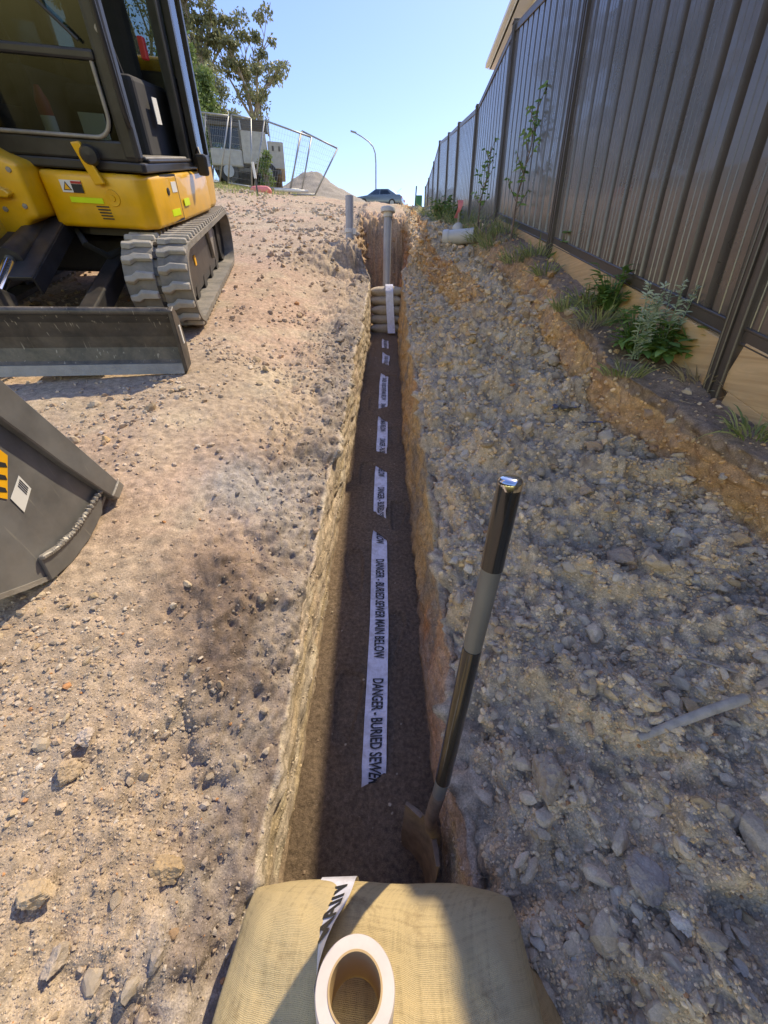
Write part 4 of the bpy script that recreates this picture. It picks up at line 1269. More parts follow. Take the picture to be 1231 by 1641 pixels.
# ------------------------------------------------------------------ excavator
def excavator():
    O = Vector((-2.52, 4.22, float(nat_l(4.22)) + .01))
    root = thing('excavator', 'yellow mini excavator with black cab and rubber tracks facing downhill', 'excavator', O)
    root.rotation_euler = (R(17), 0, R(11))
    MW = Matrix.Translation(O) @ Euler((R(17), 0, R(11))).to_matrix().to_4x4()
    INV = MW.inverted()
    UP = Matrix.Translation((.05, 0, -.07)) @ Matrix.Rotation(R(-5), 4, 'Z')
    HW, TWD = .95, .41
    # --- tracks
    r = .255
    ya, yb, zc = -1.07, 1.07, .295
    path = []
    for i in range(20): path.append((lin(yb, ya, i / 20), zc + r, 0))
    for i in range(24):
        a = math.pi / 2 + math.pi * i / 24; path.append((ya + r * math.cos(a), zc + r * math.sin(a), a))
    for i in range(20): path.append((lin(ya, yb, i / 20), zc - r, 0))
    for i in range(24):
        a = -math.pi / 2 + math.pi * i / 24; path.append((yb + r * math.cos(a), zc + r * math.sin(a), a))
    pp = np.array([(p[0], p[1]) for p in path]); n = len(pp)
    # slight sag of the top run
    nxt = np.roll(pp, -1, 0); L = np.linalg.norm(nxt - pp, axis=1); cum = np.concatenate([[0], np.cumsum(L)]); tot = cum[-1]
    def along(s):
        s = s % tot
        i = min(int(np.searchsorted(cum, s, 'right')) - 1, n - 1); f = (s - cum[i]) / max(L[i], 1e-9)
        p = pp[i] + (nxt[i] - pp[i]) * f; d = (nxt[i] - pp[i]) / L[i]
        return p, d
    def lug(x0, x1, flip):
        # wide foot at the edge of the belt, chamfered top, angled inner end
        a, b = (x0, x1) if not flip else (x1, x0)
        sg = 1 if not flip else -1
        plan = [(a, -.024), (a, .024), (lin(a, b, .55), .027), (lin(a, b, .72), .053), (b, .048), (b, .005), (lin(a, b, .74), -.004), (lin(a, b, .58), -.032)]
        bot = [(x, t, 0) for x, t in plan]
        cx = sum(p[0] for p in plan) / 8; ct = sum(p[1] for p in plan) / 8
        topp = [(cx + (x - cx) * .94, ct + (t - ct) * .66, .028) for x, t in plan]
        m = MB(); m.add(bot + topp, [tuple(range(8))[::-1], tuple(range(8, 16))] + [(i, (i + 1) % 8, 8 + (i + 1) % 8, 8 + i) for i in range(8)])
        me = bpy.data.meshes.new('lug'); me.from_pydata(m.v, [], m.f)
        bm = bmesh.new(); bm.from_mesh(me); bmesh.ops.recalc_face_normals(bm, faces=bm.faces)
        bmesh.ops.bevel(bm, geom=[e for e in bm.edges if e.calc_face_angle(0) > .5], offset=.004, segments=1, affect='EDGES', clamp_overlap=True)
        bm.to_mesh(me); bm.free(); me.materials.append(M['rubber_lug'])
        return me
    th = .04
    NP = 54
    for sd in (1, -1):
        xo, xi = sd * HW, sd * (HW - TWD)
        V, F = [], []
        for i in range(n):
            p = pp[i]; d = nxt[i] - pp[i - 1]; d = d / np.linalg.norm(d); nn = np.array([d[1], -d[0]])
            # outward normal
            c0 = np.array([np.clip(p[0], ya, yb), zc]); 
            if np.dot(nn, p - c0) < 0: nn = -nn
            q0 = p - nn * th
            # belt section: edges rise slightly as sidewalls
            V += [(xi, q0[0], q0[1]), (xo, q0[0], q0[1]), (xo, *(p - nn * .004)), (lin(xo, xi, .06), *p), (lin(xo, xi, .46), *p), (lin(xo, xi, .48), *(p - nn * .014)), (lin(xo, xi, .52), *(p - nn * .014)), (lin(xo, xi, .54), *p), (lin(xo, xi, .94), *p), (xi, *(p - nn * .004))]
        k = 10
        for i in range(n):
            j = (i + 1) % n
            for a in range(k):
                b = (a + 1) % k
                F.append((i * k + a, i * k + b, j * k + b, j * k + a))
        belt = MB().add(V, F).build('track', M['rubber'], root, smooth=True)
        mo = lug(xo - sd * .004, lin(xo, xi, .47), sd < 0); mi = lug(xi + sd * .004, lin(xo, xi, .53), sd > 0)
        for q in range(NP):
            for me, off in ((mo, 0), (mi, .5)):
                p, d = along((q + off) * tot / NP)
                c0 = np.array([np.clip(p[0], ya, yb), zc]); nn = p - c0; nn /= np.linalg.norm(nn)
                o = bpy.data.objects.new('lug', me); COL.objects.link(o); o.parent = belt
                # columns: x axis, tangent, normal
                tg = np.array([-nn[1], nn[0]])
                o.matrix_local = Matrix(((1, 0, 0, 0), (0, tg[0], nn[0], p[0]), (0, tg[1], nn[1], p[1]), (0, 0, 0, 1)))
        # steel links show in the groove between the lug columns
        for q in range(NP):
            p, d = along((q + .25) * tot / NP)
            c0 = np.array([np.clip(p[0], ya, yb), zc]); nn = p - c0; nn /= np.linalg.norm(nn)
            if q == 0:
                lk = MB().box((lin(xo, xi, .5), 0, -.006), (.030, .05, .012)); me2 = bpy.data.meshes.new('link_window'); me2.from_pydata(lk.v, [], lk.f); me2.materials.append(M['machine_black'])
            o = bpy.data.objects.new('link_window', me2); COL.objects.link(o); o.parent = belt
            tg = np.array([-nn[1], nn[0]])
            o.matrix_local = Matrix(((1, 0, 0, 0), (0, tg[0], nn[0], p[0]), (0, tg[1], nn[1], p[1]), (0, 0, 0, 1)))
        xc = (xo + xi) / 2
        fr = MB().prism([(-.84, .17), (-.76, .11), (.76, .11), (.84, .17), (.84, .40), (.68, .45), (-.68, .45), (-.84, .40)], xo - sd * .12, xi + sd * .06, 'x').build('track_frame', M['machine_black'], root, bevel=.012)
        MB().box((xo - sd * .117, -.45, .33), (.008, .06, .07)).build('label', M['decal_yellow'], fr)
        MB().prism([(.30, .45), (.54, .45), (.42, .20)], xo - sd * .122, xo - sd * .09, 'x').build('gusset', M['worn_steel'], fr, bevel=.006)
        for (yy, zz, rr, nm) in ((ya, zc, .212, 'idler'), (yb, zc, .212, 'sprocket')):
            MB().lathe((xc - sd * .1, yy, zz), [(0, 0), (.06, 0), (.08, .03), (rr * .8, .02), (rr, .0), (rr, .2), (rr * .8, .18), (0, .2)], 28, (sd, 0, 0)).build(nm, M['machine_black'], root, smooth=True)
        for q in range(4):
            MB().lathe((xc - sd * .12, lin(-.6, .6, q / 3), .115), [(0, 0), (.065, 0), (.065, .21), (0, .21)], 18, (sd, 0, 0)).build('roller', M['machine_black'], root, smooth=True)
    MB().box((0, .05, .38), (1.0, 1.35, .24)).build('undercarriage', M['machine_black'], root, bevel=.03)
    MB().lathe((0, 0, .49), [(0, 0), (.46, 0), (.46, .06), (.42, .085), (0, .085)], 40).build('swing_bearing', M['machine_black'], root, smooth=True)
    # --- dozer blade
    prof_f = [(-2.03, .035), (-1.995, .085), (-1.97, .15), (-1.97, .21), (-1.985, .29), (-2.015, .345)]
    prof = prof_f + [(y + .03, z) for y, z in prof_f[::-1]]
    bl = MB().prism(prof, -HW, HW, 'x').build('blade', M['blade_black'], root, bevel=.003, seg=1)
    MB().tube([(-HW, -2.0, .352), (HW, -2.0, .352)], .021, 14).build('top_pipe', M['blade_black'], bl, smooth=True)
    MB().prism([(-2.05, .02), (-2.035, .02), (-2.005, .07), (-2.02, .07)], -HW, HW, 'x').build('cutting_edge', M['worn_steel'], bl)
    for s in (-1, 1):
        sp = MB().prism([(-2.045, .03), (-1.93, .03), (-1.90, .15), (-1.92, .30), (-1.975, .375), (-2.03, .365)], s * HW, s * (HW + .022), 'x').build('side_plate', M['blade_black'], bl, bevel=.004, seg=1)
        MB().bar((s * .36, -.75, .36), (s * .40, -1.95, .17), .10, .13).build('blade_arm', M['machine_black'], root, bevel=.012)
        MB().prism([(s * .36 - .05, -1.62), (s * .36 + .05, -1.62), (s * .36 + .05 + .16 * s * (s > 0), -1.93), (s * .36 - .05 + .16 * s * (s < 0), -1.93)], .10, .24, 'z').build('arm_gusset', M['machine_black'], root, bevel=.008)
    MB().box((HW + .0235, -1.965, .22), (.004, .022, .10)).build('side_decal', M['decal_white'], bl)
    MB().tube([(0, -.75, .62), (0, -1.45, .48)], .065, 16).build('blade_cylinder', M['machine_black'], root, smooth=True)
    MB().tube([(0, -1.45, .48), (0, -1.80, .34)], .032, 14).build('cylinder_rod', M['chrome'], root, smooth=True)
    g = MB().prism([(-.14, -.75), (.14, -.75), (.155, -1.0), (.155, -1.68), (-.155, -1.68), (-.155, -1.0)], -.012, .012, 'z')
    g.build('cylinder_guard', M['machine_black'], root, bevel=.006, xf=Matrix.Translation((0, 0, .88)) @ Matrix.Rotation(R(16), 4, 'X'))
    gm = MB()
    for s in (-1, 1): gm.prism([(-.75, -.09), (-1.68, -.09), (-1.68, .0), (-.75, .0)], s * .155 - .006, s * .155 + .006, 'x')
    gm.build('guard_side', M['machine_black'], root, xf=Matrix.Translation((0, 0, .88)) @ Matrix.Rotation(R(16), 4, 'X'))
    for s in (-1, 1):
        MB().prism([(-1.95, .20), (-1.95, .37), (-1.82, .42), (-1.72, .36), (-1.74, .26)], s * .06 - .02, s * .06 + .02, 'x').build('cylinder_lug', M['blade_black'], root, bevel=.008)
    MB().tube([(.10, -.7, .62), (.26, -1.0, .50), (.34, -.9, .42), (.45, -.6, .45)], .022, 10).build('hose', M['tyre'], root, smooth=True)
    for hx, hz in ((-.28, .02), (-.33, .06), (-.23, -.03)):
        MB().tube([(hx, -.72, .60 + hz), (hx + .02, -1.0, .52 + hz), (hx + .06, -1.15, .62 + hz), (hx + .03, -1.28, .80 + hz), (hx, -1.32, .98 + hz)], .017, 10).build('hose', M['tyre'], root, smooth=True)
    # --- upper structure
    plan = [(.16, -.955), (.72, -.955), (.795, -.88), (.82, -.35), (.82, .5), (.72, .95), (.35, 1.18), (-.35, 1.18), (-.72, .95), (-.82, .5), (-.82, -.5), (-.40, -.66), (.12, -.72)]
    MB().prism(plan, .665, .955, 'z').build('body', M['yellow'], root, smooth=True, bevel=.028, seg=3, xf=UP)
    MB().prism([(.30, -.86), (.66, -.86), (.72, -.78), (.74, .5), (-.7, .5), (-.7, -.5)], .615, .67, 'z').build('belly_plate', M['machine_black'], root, xf=UP)
    MB().prism([(.55, .62), (1.13, .62), (1.2, .8), (1.16, 1.45), (.95, 1.62), (.62, 1.62)], -.72, .74, 'x').build('engine_cover', M['yellow'], root, smooth=True, bevel=.05, seg=3, xf=UP @ Matrix.Translation((0, 0, .02)))
    MB().prism([(-.80, -.45), (-.28, -.62), (-.28, .5), (-.80, .5)], .955, 1.35, 'z').build('tank_cover', M['yellow'], root, bevel=.04, seg=3, smooth=True, xf=UP)
    F0 = -.9575
    fx = lambda px: .24 + (px - 98) * .0038
    fz = lambda py: .95 - (py - 280) * .0036
    def plate(nm, x0, x1, z0, z1, mat, par=None, dep=.004, y=F0):
        return MB().box(((x0 + x1) / 2, y - dep / 2, (z0 + z1) / 2), (abs(x1 - x0), dep, abs(z1 - z0))).build(nm, mat, par or root, xf=UP)
    st = plate('warning_decal', fx(107), fx(140), fz(308), fz(291), M['decal_white'])
    plate('panel_print', fx(124), fx(140), fz(308), fz(296), M['ink'], st, .006)
    plate('red_print', fx(124), fx(140), fz(295.5), fz(292), M['red'], st, .006)
    tx = (fx(109) + fx(122)) / 2
    MB().prism([(fx(109.5), fz(305)), (fx(122.5), fz(305)), (tx, fz(293))], F0 - .006, F0 - .004, 'y').build('warning_triangle', M['ink'], st, xf=UP)
    MB().prism([(fx(111.5), fz(304)), (fx(120.5), fz(304)), (tx, fz(295.5))], F0 - .008, F0 - .006, 'y').build('triangle_field', M['decal_yellow'], st, xf=UP)
    plate('reflective_strip', fx(114), fx(166), fz(322), fz(314), M['lime'])
    for q in range(5):
        plate('vent_slot', fx(152 + q * 1.0), fx(172 + q * .6), fz(327.0 + q * 4.4), fz(325.2 + q * 4.4), M['machine_black'], None, .004)
    MB().lathe((fx(183), F0 + .002, fz(313)), [(.045, 0), (.042, .006), (.018, .004), (.016, .012), (0, .013)], 20, (0, -1, 0)).build('bolt_recess', M['yellow'], root, smooth=True, xf=UP)
    # side access panel with lock, decals
    sx = .8215
    ap = MB().prism([(-.66, .69), (-.40, .69), (-.40, .94), (-.66, .94)], .800, .8245, 'x')
    RS = UP @ Matrix.Translation((.82, -.35, 0)) @ Matrix.Rotation(R(-4), 4, 'Z') @ Matrix.Translation((-.82, .35, 0))
    pa = ap.build('access_panel', M['yellow'], root, bevel=.006, xf=RS)
    MB().prism([(-.672, .678), (-.388, .678), (-.388, .952), (-.672, .952)], .79, .8218, 'x').build('panel_gap', M['machine_black'], root, xf=RS)
    MB().lathe((.8245, -.60, .86), [(.022, 0), (.022, .006), (.012, .008), (0, .008)], 16, (1, 0, 0)).build('lock', M['machine_black'], pa, smooth=True, xf=RS)
    MB().box((.826, -.47, .88), (.003, .09, .06)).build('small_decal', M['decal_white'], pa, xf=RS)
    MB().box((.826, -.53, .735), (.003, .16, .04)).build('reflective_strip', M['lime'], pa, xf=RS)
    MB().box((.828, -.26, .78), (.004, .14, .045)).build('reflective_strip', M['lime'], root, xf=UP)
    # --- swing bracket casting
    MB().prism([(-.60, .60), (-.03, .60), (.05, .66), (.08, .70), (.15, .72), (.15, .985), (.04, 1.02), (-.09, 1.09), (-.60, 1.10)], -1.12, -.70, 'y').build('swing_bracket', M['yellow'], root, smooth=True, bevel=.025, seg=3, xf=UP)
    MB().prism([(-.40, .52), (-.14, .52), (-.07, .62), (-.10, .82), (-.2, .98), (-.40, 1.04)], -1.42, -1.10, 'y').build('boom_foot_clevis', M['yellow'], root, smooth=True, bevel=.025, seg=3, xf=UP)
    MB().prism([(-.17, .82), (.05, .82), (.07, .84), (.05, .86), (-.03, .88), (-.07, .93), (-.10, .95), (-.17, .95)], -1.17, -1.115, 'y').build('casting_fin', M['yellow'], root, bevel=.008, xf=UP)
    for zc_ in (.70,):
        MB().lathe((-.10, -1.36, zc_), [(.0, 0), (.05, 0), (.05, .12), (0, .12)], 20, (1, 0, .2)).build('swing_pin', M['machine_black'], root, smooth=True, xf=UP)
    for z_ in (.66, .98):
        MB().lathe((-.26, -1.425, z_), [(0, 0), (.055, 0), (.055, .025), (.03, .03), (.03, .04), (0, .04)], 22, (0, -1, 0)).build('pivot_pin', M['worn_steel'], root, smooth=True, xf=UP)
    for x_, z_ in ((-.02, .76), (.10, .78), (.10, .95), (-.02, .90)):
        MB().lathe((x_, -1.12, z_), [(.014, 0), (.014, .009), (0, .010)], 6, (0, -1, 0)).build('bolt', M['worn_steel'], root, xf=UP)
    MB().prism([(-.45, .78), (-.10, .70), (-.10, .735), (-.45, .82)], -1.17, -1.115, 'y').build('casting_rib', M['yellow'], root, bevel=.008, xf=UP)
    for hx, hz in ((-.30, 1.10), (-.36, 1.12), (-.42, 1.10)):
        MB().tube([(hx, -.98, hz), (hx + .02, -1.15, hz + .10), (hx + .02, -1.30, hz + .06), (hx, -1.42, hz - .16), (hx - .02, -1.44, hz - .34)], .016, 10).build('hose', M['tyre'], root, smooth=True, xf=UP)
    pl = MB().box((-.07, -1.124, .975), (.085, .004, .055)).build('serial_plate', M['ink'], root, xf=UP)
    rb = MB().lathe((-.12, -1.1235, 1.04), [(.03, 0), (.03, .004), (0, .004)], 24, (0, -1, 0)).build('round_sticker', M['decal_white'], root, xf=UP)
    # --- cab
    X0, X1, Y0, Y1, Z0, Z1 = -.20, .81, -.94, .62, .965, 2.62
    cab = MB().prism([(X0, Y0), (X1 - .02, Y0), (X1, Y0 + .02), (X1, Y1), (X0, Y1)], Z0, Z0 + .05, 'z').build('cab', M['machine_black'], root, bevel=.01, xf=UP)
    def cbox(nm, a, b, mat=M['machine_black'], par=cab, bev=.012):
        c = [(p + q) / 2 for p, q in zip(a, b)]; s = [abs(q - p) for p, q in zip(a, b)]
        return MB().box(c, s).build(nm, mat, par, bevel=bev, xf=UP)
    cbox('front_panel', (X0, Y0, Z0 + .05), (X1 - .03, Y0 + .05, 1.11))
    cbox('front_pillar', (X1 - .115, Y0 - .005, Z0 + .05), (X1 - .015, Y0 + .09, Z1), bev=.025)
    cbox('front_pillar', (X0, Y0 - .005, Z0 + .05), (X0 + .07, Y0 + .09, Z1), bev=.02)
    cbox('rear_pillar', (X1 - .09, Y1 - .08, Z0 + .05), (X1, Y1, Z1))
    cbox('rear_pillar', (X0, Y1 - .08, Z0 + .05), (X0 + .07, Y1, Z1))
    cbox('centre_pillar', (X1 - .07, .12, Z0 + .05), (X1, .22, Z1))
    cbox('roof', (X0 - .02, Y0 - .03, Z1), (X1 + .02, Y1 + .02, Z1 + .09), bev=.035)
    cbox('window_rail', (X0 + .06, Y0 - .012, 1.43), (X1 - .11, Y0 + .03, 1.475))
    cbox('window_header', (X0, Y0, 2.52), (X1 - .02, Y0 + .06, Z1))
    cbox('rear_panel', (X0, Y1 - .05, Z0 + .05), (X1, Y1, 1.55))
    cbox('side_panel', (X0, Y0 + .05, Z0 + .05), (X0 + .04, Y1, 1.25))
    cbox('rear_side_panel', (X1 - .05, .2, Z0 + .05), (X1 - .005, Y1, 1.5))
    cbox('sill', (X1 - .10, Y0 + .09, Z0 + .05), (X1 + .01, .15, 1.035))
    cbox('step_tread', (X1 - .20, Y0 + .10, 1.028), (X1 - .01, .10, 1.045), M['worn_steel'])
    for z0, z1 in ((1.11, 1.43), (1.475, 2.52)):
        cbox('front_glass', (X0 + .06, Y0 + .010, z0), (X1 - .11, Y0 + .016, z1), M['glass'], bev=0)
    cbox('side_glass', (X0 + .012, Y0 + .09, 1.25), (X0 + .018, Y1 - .08, 2.55), M['glass'], bev=0)
    cbox('rear_glass', (X0 + .07, Y1 - .03, 1.55), (X1 - .09, Y1 - .024, 2.55), M['glass'], bev=0)
    # rubber gasket of the lower front pane, rounded corner
    def wire(nm, pts, r, mat, par=cab, n=10):
        return MB().tube(pts, r, n).build(nm, mat, par, smooth=True, xf=UP)
    gy = Y0 - .004
    cor = [(X1 - .13 - .10 + .10 * math.cos(a), gy, 1.22 + .10 * math.sin(a)) for a in np.linspace(-math.pi / 2, 0, 8)]
    wire('gasket', [(X0 + .07, gy, 1.12)] + cor + [(X1 - .13, gy, 1.43)], .011, M['worn_steel'])
    wire('grab_rail', [(X1 - .02, Y0 - .02, 1.18), (X1 - .01, Y0 - .06, 1.24), (X1 - .02, Y0 - .065, 1.9), (X1 - .03, Y0 - .06, 2.35), (X1 - .03, Y0 - .01, 2.42)], .016, M['machine_black'])
    for z in (1.55, 1.85): MB().lathe((X1 - .045, Y0 - .004, z), [(.018, 0), (.016, .008), (0, .010)], 14, (0, -1, 0)).build('bolt', M['worn_steel'], cab, smooth=True, xf=UP)
    wire('wiper_arm', [(X1 - .16, Y0 - .02, 1.50), (X1 - .30, Y0 - .035, 1.62), (X1 - .46, Y0 - .03, 2.05)], .008, M['machine_black'])
    # yellow latch strap with black knob at the cab foot
    MB().prism([(fx(150), fz(241)), (fx(164), fz(239)), (fx(182), fz(293)), (fx(166), fz(296))], F0 - .045, F0 - .015, 'y').build('latch_strap', M['yellow'], root, bevel=.008, xf=UP)
    MB().lathe((fx(172), F0 - .03, fz(256)), [(0, -.02), (.04, -.015), (.052, .0), (.04, .03), (0, .034)], 18, (.3, -1, 0)).build('latch_knob', M['machine_black'], root, smooth=True, xf=UP)
    # open door folded back along the side
    dm = UP @ Matrix.Translation((X1 + .012, .22, 0)) @ Matrix.Rotation(R(1.5), 4, 'Z')
    d = MB()
    for a, b in (((0, 0, 1.0), (.045, .05, 2.5)), ((0, .39, 1.0), (.045, .44, 2.5)), ((0, 0, 2.45), (.045, .44, 2.52)), ((0, 0, .98), (.045, .44, 1.06))):
        c = [(p + q) / 2 for p, q in zip(a, b)]; s = [abs(q - p) for p, q in zip(a, b)]; d.box(c, s)
    dr = d.build('door', M['machine_black'], cab, xf=dm)
    MB().box((.022, .22, 1.755), (.006, .35, 1.40)).build('door_glass', M['glass'], dr, xf=dm)
    # interior
    cbox('seat', (.05, -.05, 1.25), (.52, .42, 1.40), M['seat'], bev=.05)
    cbox('seat_back', (.06, .36, 1.38), (.50, .50, 2.05), M['seat'], bev=.06)
    cbox('console', (.52, -.30, 1.02), (.66, .45, 1.45), M['seat'], bev=.03)
    cbox('console', (-.13, -.30, 1.02), (.0, .45, 1.45), M['seat'], bev=.03)
    wire('control_lever', [(.58, -.22, 1.42), (.57, -.30, 1.62), (.565, -.32, 1.70)], [.014, .014, .026], M['seat'])
    wire('control_lever', [(-.06, -.22, 1.42), (-.05, -.30, 1.62), (-.045, -.32, 1.70)], [.014, .014, .026], M['seat'])
    ex = MB().lathe((.10, -.45, 1.06), [(0, 0), (.04, 0), (.04, .22), (.025, .26), (.015, .29), (0, .29)], 20).build('extinguisher', M['red'], cab, smooth=True, xf=UP)
    MB().lathe((.10, -.45, 1.10), [(.0415, 0), (.0415, .11)], 20).build('paper_label', M['decal_white'], ex, smooth=True, xf=UP)
    cbox('service_card', (.30, -.45, 1.04), (.46, -.44, 1.24), M['decal_white'], bev=0)
    cbox('red_switch', (.66, .0, 1.55), (.70, .06, 1.66), M['red'], bev=.008)
    cbox('door_card', (.70, -.12, 1.22), (.704, -.02, 1.36), M['decal_white'], bev=0)
    # mirror low on the right
    wire('mirror_arm', [(.80, .28, 1.02), (.88, .20, 1.10), (.90, .16, 1.04)], .012, M['machine_black'])
    MB().box((.905, .14, 1.0), (.09, .05, .14)).build('mirror', M['machine_black'], cab, bevel=.02, xf=UP)
    # --- boom and arm (world points turned into the machine's frame), bucket
    XS = -1.05
    bw = .40
    P = lambda px, py: (lambda q: (q[1], q[2]))(at_x(px, py, XS))
    T = P(176, 775); lip0 = P(0, 628)
    arc = [P(160, 822), P(140, 862), P(112, 900), P(78, 930), P(40, 946)]
    a5 = arc[-1]
    back = [(a5[0] - .09, a5[1] + .03), (a5[0] - .17, a5[1] + .12), (a5[0] - .20, a5[1] + .25), (a5[0] - .15, a5[1] + .43), (a5[0] - .02, a5[1] + .60)]
    d = (lip0[0] - T[0], lip0[1] - T[1])
    hinge = (T[0] + d[0] * 1.45, T[1] + d[1] * 1.45)
    side = [T] + arc + back + [hinge]
    bk = MB().prism(side, XS, XS - .018, 'x').build('bucket', M['bucket_grey'], root, xf=INV)
    MB().prism(side, XS - bw, XS - bw + .018, 'x').build('side_plate', M['bucket_grey'], bk, xf=INV)
    crv = [T] + arc + back
    inn = []
    cy = sum(p[0] for p in side) / len(side); cz = sum(p[1] for p in side) / len(side)
    for p in crv:
        v = Vector((cy - p[0], cz - p[1])); v.normalize(); inn.append((p[0] + v.x * .016, p[1] + v.y * .016))
    MB().prism(crv + inn[::-1], XS + .004, XS - bw - .004, 'x').build('wrapper', M['worn_steel'], bk, xf=INV)
    # side cutter: thick strip along the open edge, standing proud
    u = Vector((d[0], d[1])); u.normalize(); nn = Vector((u.y, -u.x))
    if (nn.x * (cy - T[0]) + nn.y * (cz - T[1])) < 0: nn = -nn
    S = lambda t, w: (T[0] + d[0] * t + nn.x * w, T[1] + d[1] * t + nn.y * w)
    MB().prism([S(-.04, -.012), S(1.4, -.012), S(1.4, .085), S(.5, .075), S(.12, .062), S(-.04, .055)], XS + .028, XS - .001, 'x').build('side_cutter', M['bucket_grey'], bk, bevel=.004, seg=1, xf=INV)
    MB().prism([S(-.07, -.014), S(.01, -.014), S(.01, .058), S(-.07, .050)], XS + .034, XS - bw - .03, 'x').build('cutting_edge', M['worn_steel'], bk, bevel=.004, seg=1, xf=INV)
    # wear plate along the heel
    outer = [T] + arc[:4]
    inner = []
    for p in outer:
        v = Vector((cy - p[0], cz - p[1])); v.normalize(); w = .085 if p is not T else .06
        inner.append((p[0] + v.x * w, p[1] + v.y * w))
    MB().prism([S(.06, .07)] + outer[1:] + inner[::-1][:-1], XS + .012, XS - .001, 'x').build('wear_plate', M['bucket_grey'], bk, bevel=.003, seg=1, xf=INV)
    m = MB()
    for q in range(len(inner) - 1):
        for k in range(7):
            a, b = inner[q + 0], inner[q + 1]; t = k / 7
            m.box((XS + .013, lin(a[0], b[0], t), lin(a[1], b[1], t)), (.014, .017, .017), Euler((k * .7, q * .5, k)).to_matrix())
    wb = m.build('weld_bead', M['worn_steel'], bk, bevel=.003, seg=1, xf=INV); wb['kind'] = 'stuff'
    def sticker(nm, pts, mat, par, lift):
        pr = [P(*q) for q in pts]
        return MB().prism(pr, XS + lift, XS + lift - .001, 'x').build(nm, mat, par, xf=INV)
    sticker('warning_sticker', [(-40, 690), (11, 730), (11, 800), (-40, 790)], M['decal_yellow'], bk, .0025)
    for q in range(3):
        yy = 738 + q * 20
        sticker('sticker_mark', [(-10, yy), (7, yy + 4), (10, yy + 11), (-6, yy + 10)], M['ink'], bk, .0035)
    ws = sticker('label_sticker', [(29, 762), (49, 783), (38, 821), (16, 799)], M['decal_white'], bk, .0025)
    for q in range(4):
        sticker('print_line', [(30 - q * .8, 768 + q * 3.2), (44 - q * .8, 782 + q * 3.2), (43.6 - q * .8, 783.2 + q * 3.2), (29.6 - q * .8, 769.2 + q * 3.2)], M['ink'], ws, .0035)
    # linkage: boom rises from the foot, arm comes down to the bucket, all left of the frame
    def wbar(nm, pts, w, h, mat):
        m = MB()
        for a, b in zip(pts[:-1], pts[1:]):
            a, b = Vector(a), Vector(b); e = (b - a).normalized() * .04
            m.bar(a - e, b + e, w, h, (1, .3, 0))
        return m.build(nm, mat, root, bevel=.015, xf=INV)
    foot = MW @ UP @ Vector((-.30, -1.28, .98))
    hw = Vector((XS - bw / 2, hinge[0] - .02, hinge[1] + .02))
    elbow = Vector((lin(foot.x, hw.x, .55), lin(foot.y, hw.y, .45), 2.75))
    tip = Vector((lin(foot.x, hw.x, .8), lin(foot.y, hw.y, .72) , 2.55))
    knee = Vector((foot.x - .02, foot.y - .25, 1.95))
    wbar('boom', [foot, knee, elbow, tip], .30, .20, M['yellow'])
    wbar('arm', [tip + Vector((0, .12, .25)), hw + Vector((0, -.02, .12))], .24, .17, M['yellow'])
    MB().tube([foot + Vector((.12, -.12, -.15)), knee + Vector((.12, -.32, .1))], .055, 14).build('boom_cylinder', M['machine_black'], root, smooth=True, xf=INV)
    MB().tube([knee + Vector((.12, -.32, .1)), elbow + Vector((.1, -.1, -.22))], .032, 14).build('boom_rod', M['chrome'], root, smooth=True, xf=INV)
    wbar('bucket_link', [hw + Vector((0, -.02, .14)), (hw.x, a5[0] - .10, a5[1] + .56)], .16, .12, M['machine_black'])
excavator()

# ------------------------------------------------------------------ plants
def leaves_mesh(name, V, F, tone, mat, parent):
    me = np_mesh(name, V, F, False, np.repeat(np.asarray(tone)[:, None], 3, 1))
    return link(name, me, parent, mat)

def blade_strip(V, F, T, p, d, L, w, droop, tone, n=4, side=None):
    """a grass blade or narrow leaf, from p along d, drooping"""
    p = Vector(p); d = Vector(d).normalized()
    s = side if side is not None else d.cross(Vector((random.uniform(-1, 1), random.uniform(-1, 1), .2)))
    if s.length < 1e-3: s = Vector((1, 0, 0))
    s.normalize()
    b = len(V)
    for i in range(n + 1):
        t = i / n
        q = p + d * (L * t) + Vector((0, 0, -droop * L * t * t))
        ww = w * (math.sin(math.pi * (t * .85 + .15)) if n > 2 else 1 - t) * (1 if i < n else .05)
        V.append(q - s * ww / 2); V.append(q + s * ww / 2); T += [tone, tone]
    for i in range(n):
        F.append((b + 2 * i, b + 2 * i + 1, b + 2 * i + 3, b + 2 * i + 2))

def arr(V): return np.array([tuple(v) for v in V])

def grass_tuft(loc, label, n=60, h=.16, spread=.06, mat='grass', group='grass tufts along the fence', name='grass_tuft'):
    V, F, T = [], [], []
    for _ in range(n):
        a = random.uniform(0, 6.28); r = spread * random.random() ** .5
        p = Vector((r * math.cos(a), r * math.sin(a), -.01))
        d = Vector((math.cos(a) * random.uniform(.1, .8), math.sin(a) * random.uniform(.1, .8), random.uniform(.5, 1.1)))
        blade_strip(V, F, T, p, d, h * random.uniform(.5, 1.25), random.uniform(.0035, .007) * (1 + h), random.uniform(.2, .8), random.random())
    o = leaves_mesh(name, arr(V), F, T, M[mat], None)
    o.location = loc
    return tag(o, label, 'grass', group)

